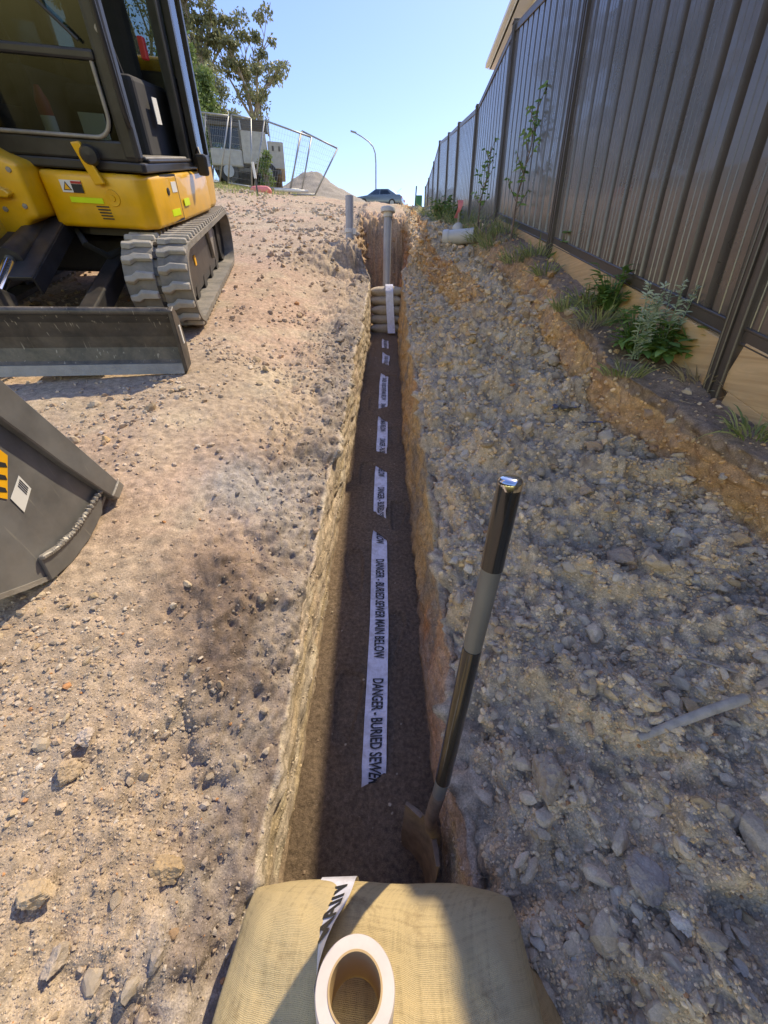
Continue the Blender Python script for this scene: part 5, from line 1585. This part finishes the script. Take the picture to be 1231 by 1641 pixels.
def silver_weed(loc, h, label, nstem=3):
    root = thing('silver_weed', label, 'weed', loc, 'silvery weeds under the fence')
    for k in range(nstem):
        V, F, T = [], [], []
        a = random.uniform(0, 6.28)
        lean = Vector((math.cos(a) * .15, math.sin(a) * .15, 1)).normalized()
        b = Vector((math.cos(a) * .03, math.sin(a) * .03, 0))
        hh = h * random.uniform(.7, 1.0)
        MB().tube([b, b + lean * hh * .5, b + lean * hh + Vector((.01, 0, 0))], [.004, .003, .0015], 6).build('stem', M['silver'], root)
        for i in range(70):
            t = random.random() ** .8
            p = b + lean * hh * t
            ang = random.uniform(0, 6.28)
            d = Vector((math.cos(ang), math.sin(ang), random.uniform(.2, 1.1)))
            blade_strip(V, F, T, p, d, random.uniform(.03, .06) * (1.15 - .5 * t), .008, random.uniform(0, .5), random.random() * .5 + .5 * t, 3)
        leaves_mesh('foliage', arr(V), F, T, M['silver'], root)
    return root

def broad_weed(loc, h, label, n=26, size=.06, mat='weed', name='broadleaf_weed'):
    root = thing(name, label, 'weed', loc, 'leafy weeds under the fence')
    stems = MB(); V, F, T = [], [], []
    for k in range(n):
        a = random.uniform(0, 6.28); hh = h * random.uniform(.25, 1)
        tipv = Vector((math.cos(a) * h * random.uniform(.1, .55), math.sin(a) * h * random.uniform(.1, .55), hh))
        stems.tube([(0, 0, -.01), tipv * .5 + Vector((0, 0, .02)), tipv], [.004, .003, .0015], 5)
        for q in range(3):
            p = tipv * random.uniform(.6, 1.0)
            ang = a + random.uniform(-1.2, 1.2)
            d = Vector((math.cos(ang), math.sin(ang), random.uniform(-.1, .6)))
            blade_strip(V, F, T, p, d, size * random.uniform(.7, 1.4), size * random.uniform(.4, .65), random.uniform(.1, .5), random.random(), 5, d.cross(Vector((0, 0, 1))))
    leaves_mesh('foliage', arr(V), F, T, M[mat], root)
    st = stems.build('stems', M[mat], root); st['kind'] = 'stuff'
    return root

def H(px, py): return hit(px, py)
def verge(px, py, dx=0.0):
    h = hit(px, py); return Vector((h.x + dx, h.y, drop(h.x + dx, h.y)))

broad_weed(verge(1105, 585), .26, 'broad green leafy weed growing against the pine plinth by the near post', 30, .10)
broad_weed(verge(1010, 565), .24, 'low bushy green weed at the left of the silvery weeds', 46, .07)
broad_weed(verge(975, 505), .30, 'dark green creeping weed against the fence rail behind the silvery weeds', 60, .07)
broad_weed(verge(1050, 580), .20, 'rosette of pale green leaves in front of the silvery weeds', 40, .08)
silver_weed(verge(1015, 575), .36, 'tall silvery weed with pale spikes at the left of the clump', 5)
silver_weed(verge(1055, 575), .38, 'middle silvery weed among the green leaves', 5)
silver_weed(verge(1080, 560), .46, 'silvery weed spike leaning on the corrugated sheet', 4)
broad_weed(verge(895, 420), .24, 'pale green seedling beside the second fence post', 6, .11)
def big_leaf(loc, label):
    root = thing('thistle_leaf', label, 'weed', loc, 'leafy weeds under the fence')
    V, F, T = [], [], []
    for k in range(5):
        a = 1.0 + k * 1.1
        blade_strip(V, F, T, Vector((0, 0, 0)), Vector((.7 * math.cos(a), .7 * math.sin(a), .9)), .34, .12, .35, .15 + .1 * k, 7)
    leaves_mesh('foliage', arr(V), F, T, M['weed'], root)
big_leaf(verge(1055, 470), 'large dark thistle leaf standing up against the fence sheet')
GT = [((960, 520), .16, 70, 'grass clump in front of the dark creeping weed', 'grass', .06),
      ((1000, 600), .09, 50, 'low grass at the front of the weed clump', 'grass', .06),
      ((875, 440), .13, 60, 'grass at the foot of the second fence post', 'grass', .07),
      ((1120, 610), .10, 40, 'pale dry grass at the right of the weed clump', 'straw', .05),
      ((905, 505), .13, 60, 'long pale grass drooping over the bank edge below the second panel', 'grass', .05),
      ((945, 490), .16, 70, 'grass clump at the plinth between the two nearest posts', 'grass', .06),
      ((930, 560), .11, 45, 'dry grass tuft on the rim of the yellow bank', 'straw', .05),
      ((1205, 700), .14, 40, 'bright green grass tuft at the right edge of the photo', 'grass', .04),
      ((1190, 640), .10, 30, 'thin dry grass beside the near fence post foot', 'straw', .05),
      ((830, 420), .16, 90, 'grass thicket on the verge by the sapling', 'grass', .10),
      ((860, 410), .15, 80, 'grass between the sapling and the second post', 'grass', .09),
      ((795, 395), .18, 110, 'grass thicket right of the pipe junction', 'grass', .14),
      ((775, 385), .18, 110, 'green grass clump touching the pipe junction', 'grass', .14),
      ((815, 375), .18, 100, 'grass clump under the third panel rail', 'grass', .12),
      ((745, 362), .22, 110, 'tall grass behind the pipe junction', 'grass', .16),
      ((715, 358), .26, 120, 'grass clump left of the pink ribbon stake', 'grass', .18),
      ((695, 347), .30, 110, 'grass at the top of the verge by the far panels', 'grass', .2),
      ((770, 372), .2, 100, 'grass clump at the foot of the fourth fence post', 'grass', .14)]
for (px, py), h, n, lab, mt, spd in GT:
    grass_tuft(verge(px, py), lab, int(n * 1.7), h * 1.5, spd * 1.5, mt)
broad_weed(verge(705, 352), .40, 'leafy green shrub against the far fence panels', 40, .10, name='leafy_shrub')
broad_weed(verge(725, 356), .34, 'dark leafy shrub behind the pink ribbon', 36, .09, name='leafy_shrub')

def sapling(loc, h, label, dense=1.0, mat='weed', lean=(.1, 0)):
    root = thing('sapling', label, 'sapling', loc)
    V, F, T = [], [], []
    tip = Vector((lean[0] * h, lean[1] * h, h))
    tr = [Vector((0, 0, -.05)), tip * .35 + Vector((-.02, 0, 0)), tip * .7 + Vector((.02, 0, 0)), tip]
    MB().tube(tr, [.012, .009, .006, .003], 8).build('trunk', M['shovel_rust'], root, smooth=True)
    for k in range(11):
        t = .22 + .07 * k
        p = Vector((np.interp(t, [0, .35, .7, 1], [v.x for v in tr]), np.interp(t, [0, .35, .7, 1], [v.y for v in tr]), h * t))
        a = k * 2.4; L = h * random.uniform(.10, .22) * (1.2 - .5 * t)
        e = p + Vector((math.cos(a) * L * .6, math.sin(a) * L * .6, L))
        MB().tube([p, lin(p, e, .5) + Vector((0, 0, -.01)), e], [.005, .004, .002], 5).build('branch', M['shovel_rust'], root)
        for q in range(int(9 * dense)):
            u = lin(p, e, random.uniform(.3, 1.1)); g = random.uniform(0, 6.28)
            blade_strip(V, F, T, u, Vector((math.cos(g), math.sin(g), random.uniform(-.3, .8))), random.uniform(.04, .09), .025, random.uniform(.1, .6), random.random() * .7, 4)
    leaves_mesh('crown', arr(V), F, T, M[mat], root)
sp = verge(818, 385, .0); sapling(sp, 1.15, 'slim leafy sapling with a reddish stem growing in front of the fence', 1.0)
sp2 = verge(765, 366, .0); sapling(sp2, .85, 'small sapling by the fourth fence panel', .8)

# dry straw and root hairs strewn on the right bench
def straw():
    r = np.random.default_rng(77)
    w = ((GS >= 10.1) & (GS < 15.5)) * in_view(GV) * (GV[:, 1] < 5) / np.maximum(GV[:, 1], .5) ** 1.2 + .12 * ((GS > 4) & (GS < 7)) * in_view(GV) * (GV[:, 1] < 4)
    pos, nrm, ix = pick(w, 620, r)
    m = MB(); T = []
    V, F, T = [], [], []
    for p, nn in zip(pos, nrm):
        a = r.uniform(0, 6.28); d = Vector((math.cos(a), math.sin(a), r.normal(.1, .15)))
        d = (d - Vector(nn) * d.dot(Vector(nn)) * .8)
        blade_strip(V, F, T, Vector(p) + Vector(nn) * .006, d, r.uniform(.02, .10), r.uniform(.0010, .0022), r.uniform(-.1, .3), r.random(), 4)
    o = leaves_mesh('dry_straw', arr(V), F, T, M['straw'], GROUND); o['kind'] = 'stuff'
straw()

def stick():
    a, b = hit(1012, 1208), hit(1180, 1145)
    hz_ = [drop(lin(a.x, b.x, t), lin(a.y, b.y, t)) - lin(a.z, b.z, t) for t in (0, .2, .4, .5, .6, .8, 1)]
    a.z += max(hz_) + .006; b.z += max(hz_) + .006
    root = tag(MB(tuple(a)).tube([a, lin(a, b, .3) + Vector((0, 0, .004)), lin(a, b, .65) + Vector((.002, .003, .0)), b], [.0085, .0115, .0125, .013], 10, flat=.7).build('stick', M['stick'], None, smooth=True),
               'straight grey stick lying across the rubble on the right', 'stick')
    root.location = a
    a, b = hit(1060, 1050), hit(1215, 1092); a.z += .006; b.z += .008
    q = tag(MB(tuple(a)).tube([a, lin(a, b, .4) + Vector((0, .006, .006)), b], [.0025, .004, .004], 8).build('twig', M['bark'], None, smooth=True), 'thin dark twig above the grey stick by the right edge', 'twig')
    q.location = a
stick()

def scrap():
    for (px, py), s, lab, sd in (((905, 665), .062, 'crumpled scrap of dark blue-grey plastic film in the rubble', 3), ((948, 682), .035, 'smaller torn bluish film scrap beside the larger one', 9)):
        h = hit(px, py)
        n = 12
        r = np.random.default_rng(sd)
        g = np.linspace(-1, 1, n); X, Y = np.meshgrid(g, g, indexing='ij')
        P = np.stack([X * s * 1.2, Y * s * .7, 0 * X], -1).reshape(-1, 3)
        P[:, 2] = np.abs(fbm(P * 20 + sd, 1.6, 3)) * s * .9
        P[:, :2] += .35 * s * np.stack([fbm(P * 25 + sd, 1, 2), fbm(P * 25 + sd + 5, 1, 2)], -1)
        idx = np.arange(n * n).reshape(n, n); q = np.stack([idx[:-1, :-1], idx[1:, :-1], idx[1:, 1:], idx[:-1, 1:]], -1).reshape(-1, 4)
        o = link('film_scrap', np_mesh('film_scrap', P, q, False), None, M['scrap'], (h.x, h.y, max(drop(h.x + dx_, h.y + dy_) for dx_ in (-.04, 0, .04) for dy_ in (-.03, 0, .03)) + .004)); o.rotation_euler = (.25, .1, sd)
        tag(o, lab, 'scrap')
scrap()

# ------------------------------------------------------------------ background
def G(px, py, Y):
    """ground point seen at column px, at distance Y"""
    p = Vector(at_y(px, py, Y)); p.z = drop(p.x, Y, 60); return p

def gum(loc, h, crown, label, seed, lean=(0, 0), forks=5, leafn=5200, mat='gum', leaf=.16, bare=.35, group='gum trees on the hill behind the excavator'):
    rr = random.Random(seed); r = np.random.default_rng(seed)
    root = thing('gum_tree', label, 'tree', loc, group)
    trunk = MB(); ends = []
    def grow(p, d, L, rad, lvl):
        pts = [p]; rads = [rad]
        q = Vector(p); dd = Vector(d)
        for i in range(5):
            dd = (dd + Vector((rr.uniform(-.16, .16), rr.uniform(-.16, .16), .05))).normalized()
            q = q + dd * (L / 5); pts.append(Vector(q)); rads.append(rad * (1 - .09 * (i + 1)))
        trunk.tube(pts, rads, 7 if lvl < 2 else 5, cap=False)
        if lvl >= 3: ends.append((Vector(q), L)); return
        if lvl >= 1: ends.append((Vector(pts[3]), L * .6))
        for k in range(forks if lvl == 0 else rr.choice((2, 3))):
            a = rr.uniform(0, 6.28); sp = rr.uniform(.35, .8) if lvl else rr.uniform(.2, .65)
            nd = (dd + Vector((math.cos(a) * sp * crown, math.sin(a) * sp * crown, rr.uniform(0, .3)))).normalized()
            st = pts[rr.choice((3, 4, 5))] if lvl else pts[rr.choice((3, 4, 5, 5))]
            grow(st, nd, L * rr.uniform(.5, .72), rad * .5, lvl + 1)
    grow(Vector((0, 0, -.3)), Vector((lean[0], lean[1], 1)), h * bare * 1.25, h * .018, 0)
    trunk.build('trunk', M['bark'], root, smooth='all')
    # leaf clumps at the twig ends
    n = leafn
    k = r.integers(0, len(ends), n)
    cen = np.array([tuple(e[0]) for e in ends]); ext = np.array([e[1] for e in ends])
    u = r.normal(size=(n, 3)); u /= np.linalg.norm(u, axis=1)[:, None]
    rad = (r.random(n) ** .4)[:, None]
    P = cen[k] + u * rad * (ext[k] * .42)[:, None] * np.array([1, 1, .62]) - np.array([0, 0, 1]) * (ext[k] * .06)[:, None]
    s = leaf * r.uniform(.6, 1.3, n)[:, None]
    a = r.normal(size=(n, 3)); a[:, 2] -= .9; a /= np.linalg.norm(a, axis=1)[:, None]
    b = np.cross(a, r.normal(size=(n, 3))); b /= np.linalg.norm(b, axis=1)[:, None]
    V = np.stack([P - b * s * .22, P + a * s * .5 - b * s * .3, P + a * s, P + a * s * .5 + b * s * .3], 1).reshape(-1, 3)
    F = np.arange(n * 4).reshape(n, 4)
    tone = np.repeat(np.clip(r.random(n) * .6 + .4 * r.random(len(ends))[k], 0, 1), 4)
    leaves_mesh('crown', V, F, tone, M[mat], root)

gum(G(425, 280, 34), 10.2, 1.35, 'spreading gum tree with an open crown right of the leaning fence panels', 12, (-.02, 0), 7, 5600, leaf=.19, bare=.30)
gum(G(318, 270, 31), 10.0, .9, 'tall gum tree with a bare forked top beside the excavator cab', 5, (.0, 0), 7, 7500, leaf=.19, bare=.40)
gum(G(270, 270, 34), 13.0, .8, 'tallest gum tree half hidden behind the excavator cab', 8, (.04, 0), 6, 7000, leaf=.19, bare=.42)
gum(G(335, 275, 37), 11.0, .8, 'slender gum tree between the two large gums', 14, (-.02, 0), 6, 6000, leaf=.19, bare=.32)
gum(G(210, 268, 40), 14.0, .9, 'gum tree seen through the cab glass', 17, (0, 0), 6, 5000, leaf=.22)

def bush(loc, w, h, label, seed, mat, n=11000, leaf=.13):
    r = np.random.default_rng(seed); rr = random.Random(seed)
    root = thing('wattle_shrub', label, 'shrub', loc, 'shrubs behind the temporary fence')
    st = MB(); cen, rad = [], []
    for k in range(16):
        a = rr.uniform(0, 6.28); q = rr.random() ** .6
        z = h * rr.uniform(.12, .92); lim = w * (.55 - .35 * (z / h) ** 2)
        c = Vector((math.cos(a) * q * lim, math.sin(a) * q * lim, z)); cen.append(tuple(c)); rad.append(w * rr.uniform(.16, .30))
        st.tube([(0, 0, -.2), c * .5 + Vector((0, 0, .1)), c], [.05, .03, .012], 5)
    b = st.build('stems', M['bark'], root); b['kind'] = 'stuff'
    cen = np.array(cen); rad = np.array(rad); k = r.integers(0, len(rad), n)
    u = r.normal(size=(n, 3)); u /= np.linalg.norm(u, axis=1)[:, None]
    P = cen[k] + u * (r.random(n) ** .45 * rad[k])[:, None] * np.array([1, 1, 1.2])
    s_ = leaf * r.uniform(.6, 1.4, n)[:, None]
    a = r.normal(size=(n, 3)); a /= np.linalg.norm(a, axis=1)[:, None]
    b_ = np.cross(a, r.normal(size=(n, 3))); b_ /= np.linalg.norm(b_, axis=1)[:, None]
    V = np.stack([P - b_ * s_ * .12, P + a * s_ * .5 - b_ * s_ * .2, P + a * s_, P + a * s_ * .5 + b_ * s_ * .2], 1).reshape(-1, 3)
    leaves_mesh('crown', V, np.arange(n * 4).reshape(n, 4), np.repeat(np.clip(r.random(n) * .6 + .4 * r.random(len(rad))[k], 0, 1), 4), M[mat], root)
bush(G(338, 284, 22.5), 2.0, 3.9, 'pale green wattle shrub behind the nearest temporary fence panel', 23, 'wattle')
bush(G(312, 283, 20.5), 1.7, 4.4, 'taller wattle shrub beside the excavator mirror', 29, 'wattle')
bush(G(372, 288, 26.0), 2.0, 4.2, 'dull green bush behind the truck roof', 31, 'gum')
bush(G(428, 300, 19.0), .6, 1.3, 'small weedy bush in front of the truck box', 37, 'wattle', 1800, .10)

def bank_grass():
    r = np.random.default_rng(91)
    w = (in_view(GV, 1.05) & (GV[:, 1] > 12.5) & (GV[:, 1] < 24) & (GV[:, 0] < -2.6)).astype(float) * sstep(-2.4, -4.2, GV[:, 0])
    pos, nrm, ix = pick(w, 5200, r)
    V, F, T = [], [], []
    for p in pos:
        blade_strip(V, F, T, p, Vector((r.normal(0, .4), r.normal(0, .4), 1)), r.uniform(.08, .28), r.uniform(.012, .03), r.uniform(.1, .6), r.random(), 2)
    o = leaves_mesh('bank_grass', arr(V), F, T, M['grass'], None)
    tag(o, 'dry yellow-green grass on the bank behind the excavator', 'grass', kind='stuff')
bank_grass()

def temp_panel(label, Y, corners, mid=(), wires=True):
    """corners in photo pixels: top-left, top-right, bottom-right, bottom-left; Y distance"""
    P = [Vector(at_y(px, py, Y + dy)) for px, py, dy in corners]
    base = (P[2] + P[3]) / 2
    root = thing('temporary_fence_panel', label, 'fence panel', base, 'temporary fence panels on the hill')
    o = tuple(base)
    r = .026
    for nm, a, b in (('top_rail', 0, 1), ('upright', 1, 2), ('bottom_rail', 2, 3), ('upright', 3, 0)):
        MB(o).tube([P[a], P[b]], r, 8).build(nm, M['galv'], root, smooth='all')
    for t in mid:
        MB(o).tube([lin(P[0], P[1], t), lin(P[3], P[2], t)], r * .9, 8).build('upright', M['galv'], root, smooth='all')
    if wires:
        m = MB(o)
        for k in range(1, 18):
            t = k / 18; m.tube([lin(P[0], P[1], t), lin(P[3], P[2], t)], .0022, 3, cap=False)
        for k in range(1, 10):
            t = k / 10; m.tube([lin(P[0], P[3], t), lin(P[1], P[2], t)], .0022, 3, cap=False)
        w = m.build('wire_mesh', M['galv'], root); w['kind'] = 'stuff'
    return root
temp_panel('upright temporary fence panel nearest the excavator', 16.0, [(300, 177, 0), (366, 186, 0), (352, 292, 0), (300, 288, 0)], (.45,))
temp_panel('upright temporary fence panel in front of the truck', 16.6, [(371, 184, 0), (402, 190, 0), (404, 300, 0), (366, 293, 0)])
temp_panel('sagging temporary fence panel leaning right above the sand heap', 17.2, [(424, 193, 0), (499, 220, .3), (484, 304, .1), (408, 300, 0)], (.76,))
temp_panel('last temporary fence panel tilted over at the right end of the row', 17.6, [(484, 210, .2), (541, 238, .3), (505, 312, .1), (463, 312, .1)])
def lying_bits():
    p, q = Vector(at_y(440, 304, 17)), Vector(at_y(494, 307, 17.2))
    root = tag(MB(tuple(p)).tube([p, q], .045, 8).build('fence_foot', M['white_paint'], None, smooth='all'), 'white rail lying on the ground below the tilted panels', 'rail'); root.location = p
    h = G(418, 297, 15.5)
    V, F, uv = pillow(.32, .16, .12, 4.4, n=16)
    o = link('red_bag', np_mesh('red_bag', V, F, True), None, M['pink'], (h.x, h.y, h.z + .08)); tag(o, 'faded red bag on the grass in front of the truck', 'bag')
lying_bits()

def heap():
    Y = 25.0
    c = G(503, 306, Y); top = at_y(497, 270, Y)[2]
    n, m = 72, 40
    hgt = top - c.z + .5; rad = 3.4
    V, T = [], []
    for i in range(m):
        for j in range(n):
            a = 2 * math.pi * j / n; t = i / (m - 1)
            V.append((math.cos(a) * rad * t * 1.3, math.sin(a) * rad * t * 1.15, (hgt + .9) * (1 - t) * (1 - .12 * math.sin(3.1 * t)) - 1.25))
    V = np.array(V)
    V[:, 2] += .16 * fbm(V, 1.2, 4, off=5) + .05 * fbm(V, 5, 3, off=9) - .25 * np.exp(-(V[:, 0] ** 2 + V[:, 1] ** 2) / .1)
    V[:, 0] += .25 * fbm(V, .8, 3, off=15)
    F = [(i * n + j, i * n + (j + 1) % n, (i + 1) * n + (j + 1) % n, (i + 1) * n + j) for i in range(m - 1) for j in range(n)]
    col = np.array([(.32, .285, .245)]) * (.85 + .3 * (fbm(V, 3, 4) * .5 + .5))[:, None]
    o = link('sand_heap', np_mesh('sand_heap', V, F, True, col), None, M['soil'], c)
    tag(o, 'grey-brown heap of sand on the crest of the slope', 'heap')
heap()

def truck():
    Y = 20.5
    b = G(403, 300, Y)
    root = thing('service_truck', 'white utility truck with a slatted roof rack behind the temporary fence', 'truck', b)
    root.rotation_euler = (0, 0, R(12))
    def bx(nm, a, q, mat, par=root, bev=.02):
        c = [(x + y) / 2 for x, y in zip(a, q)]; s = [abs(y - x) for x, y in zip(a, q)]
        return MB().box(c, s).build(nm, mat, par, bevel=bev)
    bx('chassis', (-1.3, -.6, .38), (1.3, 1.2, .52), M['dark_metal'])
    cabn = bx('cab_body', (-1.35, -.7, .5), (-.15, .95, 1.05), M['truck_paint'], bev=.06)
    for x in (-1.33, -.22): bx('cab_pillar', (x, -.70, 1.03), (x + .09, -.60, 1.72), M['dark_metal'], cabn)
    bx('cab_glass', (-1.25, -.68, 1.06), (-.22, -.66, 1.68), M['car_glass'], cabn, 0)
    bx('cab_roof', (-1.37, -.72, 1.70), (-.1, .95, 1.80), M['dark_metal'], cabn)
    bx('mirror', (-1.62, -.75, 1.05), (-1.46, -.68, 1.40), M['truck_paint'])
    bx('tool_box', (-.14, -.72, .62), (.80, .95, 1.62), M['truck_paint'], bev=.03)
    bx('side_box', (.84, -.62, .55), (1.45, .95, 1.40), M['truck_paint'], bev=.03)
    for x in (1.0, 1.25): bx('latch', (x, -.635, 1.10), (x + .07, -.618, 1.25), M['dark_metal'], bev=0)
    for k in range(7): bx('rack_slat', (-1.40, -.80 + .26 * k, 1.90 + .03 * k), (.95, -.70 + .26 * k, 1.93 + .03 * k), M['dark_metal'], bev=0)
    for x in (-1.38, .9): MB().bar((x, -.8, 1.86), (x, .95, 2.08), .05, .06).build('rack_beam', M['galv'], root)
    for x in (-1.38, -.12, .9): MB().bar((x, -.74, 1.6), (x, -.74, 1.9), .05, .05).build('rack_post', M['galv'], root)
    for k in range(9): MB().bar((.95, -.5 + .17 * k, 1.4), (.95, -.5 + .17 * k, 2.0), .02, .02).build('cage_bar', M['galv'], root)
    for x in (-.75, .75):
        w = MB().lathe((x, -.66, .36), [(0, -.02), (.2, -.02), (.22, 0), (.36, 0), (.38, .05), (.38, .2), (0, .2)], 24, (0, 1, 0)).build('wheel', M['tyre'], root, smooth=True)
        MB().lathe((x, -.69, .36), [(0, 0), (.2, .0), (.21, .03)], 20, (0, 1, 0)).build('rim', M['galv'], w, smooth=True)
truck()

def car():
    Y = 46.0
    b = G(609, 327, Y)
    b.z -= .38
    root = thing('parked_car', 'blue-grey sedan parked on the street at the top of the slope', 'car', b)
    root.rotation_euler = (0, R(4), R(-14))
    body = [(-2.25, .32), (-2.28, .55), (-2.15, .72), (-1.2, .86), (-.95, .90), (1.55, .98), (2.1, .96), (2.22, .80), (2.25, .45), (2.15, .30)]
    MB().prism(body, -.85, .85, 'y').build('body', M['car_blue'], root, smooth=True, bevel=.08, seg=3)
    def loft(nm, low, high, mat, par=None, bev=.06):
        m = MB(); V = [(x, -.80, z) for x, z in low] + [(x, -.62, z) for x, z in high] + [(x, .80, z) for x, z in low] + [(x, .62, z) for x, z in high]
        m.add(V, [(0, 1, 3, 2), (4, 6, 7, 5), (0, 2, 6, 4), (1, 5, 7, 3), (2, 3, 7, 6), (0, 4, 5, 1)])
        return m.build(nm, mat, par or root, bevel=bev, smooth=True)
    loft('cabin', [(-1.15, .86), (1.75, .95)], [(-.35, 1.40), (.85, 1.42)], M['car_blue'])
    for nm, pts in (('front_window', [(-.80, .95), (.05, .95), (.05, 1.33), (-.36, 1.32)]), ('rear_window', [(.15, .95), (1.15, .99), (.78, 1.34), (.15, 1.34)])):
        V = [(x, -.815 + (z - .9) * .36 - .012, z) for x, z in pts]
        MB().add(V, [(0, 1, 2, 3)]).build(nm, M['glass_pale'] if 'glass_pale' in M else M['car_glass'], root)
    MB().add([(1.20, -.6, 1.36), (1.20, .6, 1.36), (1.78, .68, .99), (1.78, -.68, .99)], [(0, 1, 2, 3)]).build('back_glass', M['car_glass'], root, xf=Matrix.Translation((.03, 0, .03)))
    for s in (-1, 1): MB().box((2.21, s * .6, .78), (.06, .34, .16)).build('tail_light', M['red'], root, bevel=.02)
    for x in (-1.4, 1.35):
        for s in (-1, 1):
            w = MB().lathe((x, s * .68, .31), [(0, 0), (.2, 0), (.31, .01), (.32, .05), (.32, .17), (.2, .19), (0, .17)], 24, (0, s, 0)).build('wheel', M['tyre'], root, smooth=True)
            MB().lathe((x, s * .86, .31), [(0, .01), (.19, .01), (.2, 0)], 20, (0, s, 0)).build('rim', M['galv'], w, smooth=True)
    MB().bar((1.55, .1, 1.30), (1.95, .1, 1.62), .015, .015).build('aerial', M['ink'], root)
car()

def lamp_post():
    Y = 56.0
    b = Vector(at_y(602.5, 325, Y)); b.z -= 1.5
    root = thing('street_lamp', 'tall curved street lamp rising above the parked car', 'street lamp', b)
    o = tuple(b)
    p = [(602.5, 325), (602.5, 262), (601.5, 246), (598, 235), (591, 227), (580, 219), (570, 213.5)]
    P = [b] + [Vector(at_y(x, y, Y)) for x, y in p]
    MB(o).tube(P, [.10, .09, .075, .07, .065, .06, .055, .05], 10).build('pole', M['galv'], root, smooth='all')
    e = P[-1]
    MB(o).bar(e + Vector((.1, 0, .03)), e + Vector((-.55, 0, .18)), .22, .12).build('lamp_head', M['galv'], root, bevel=.03)
lamp_post()
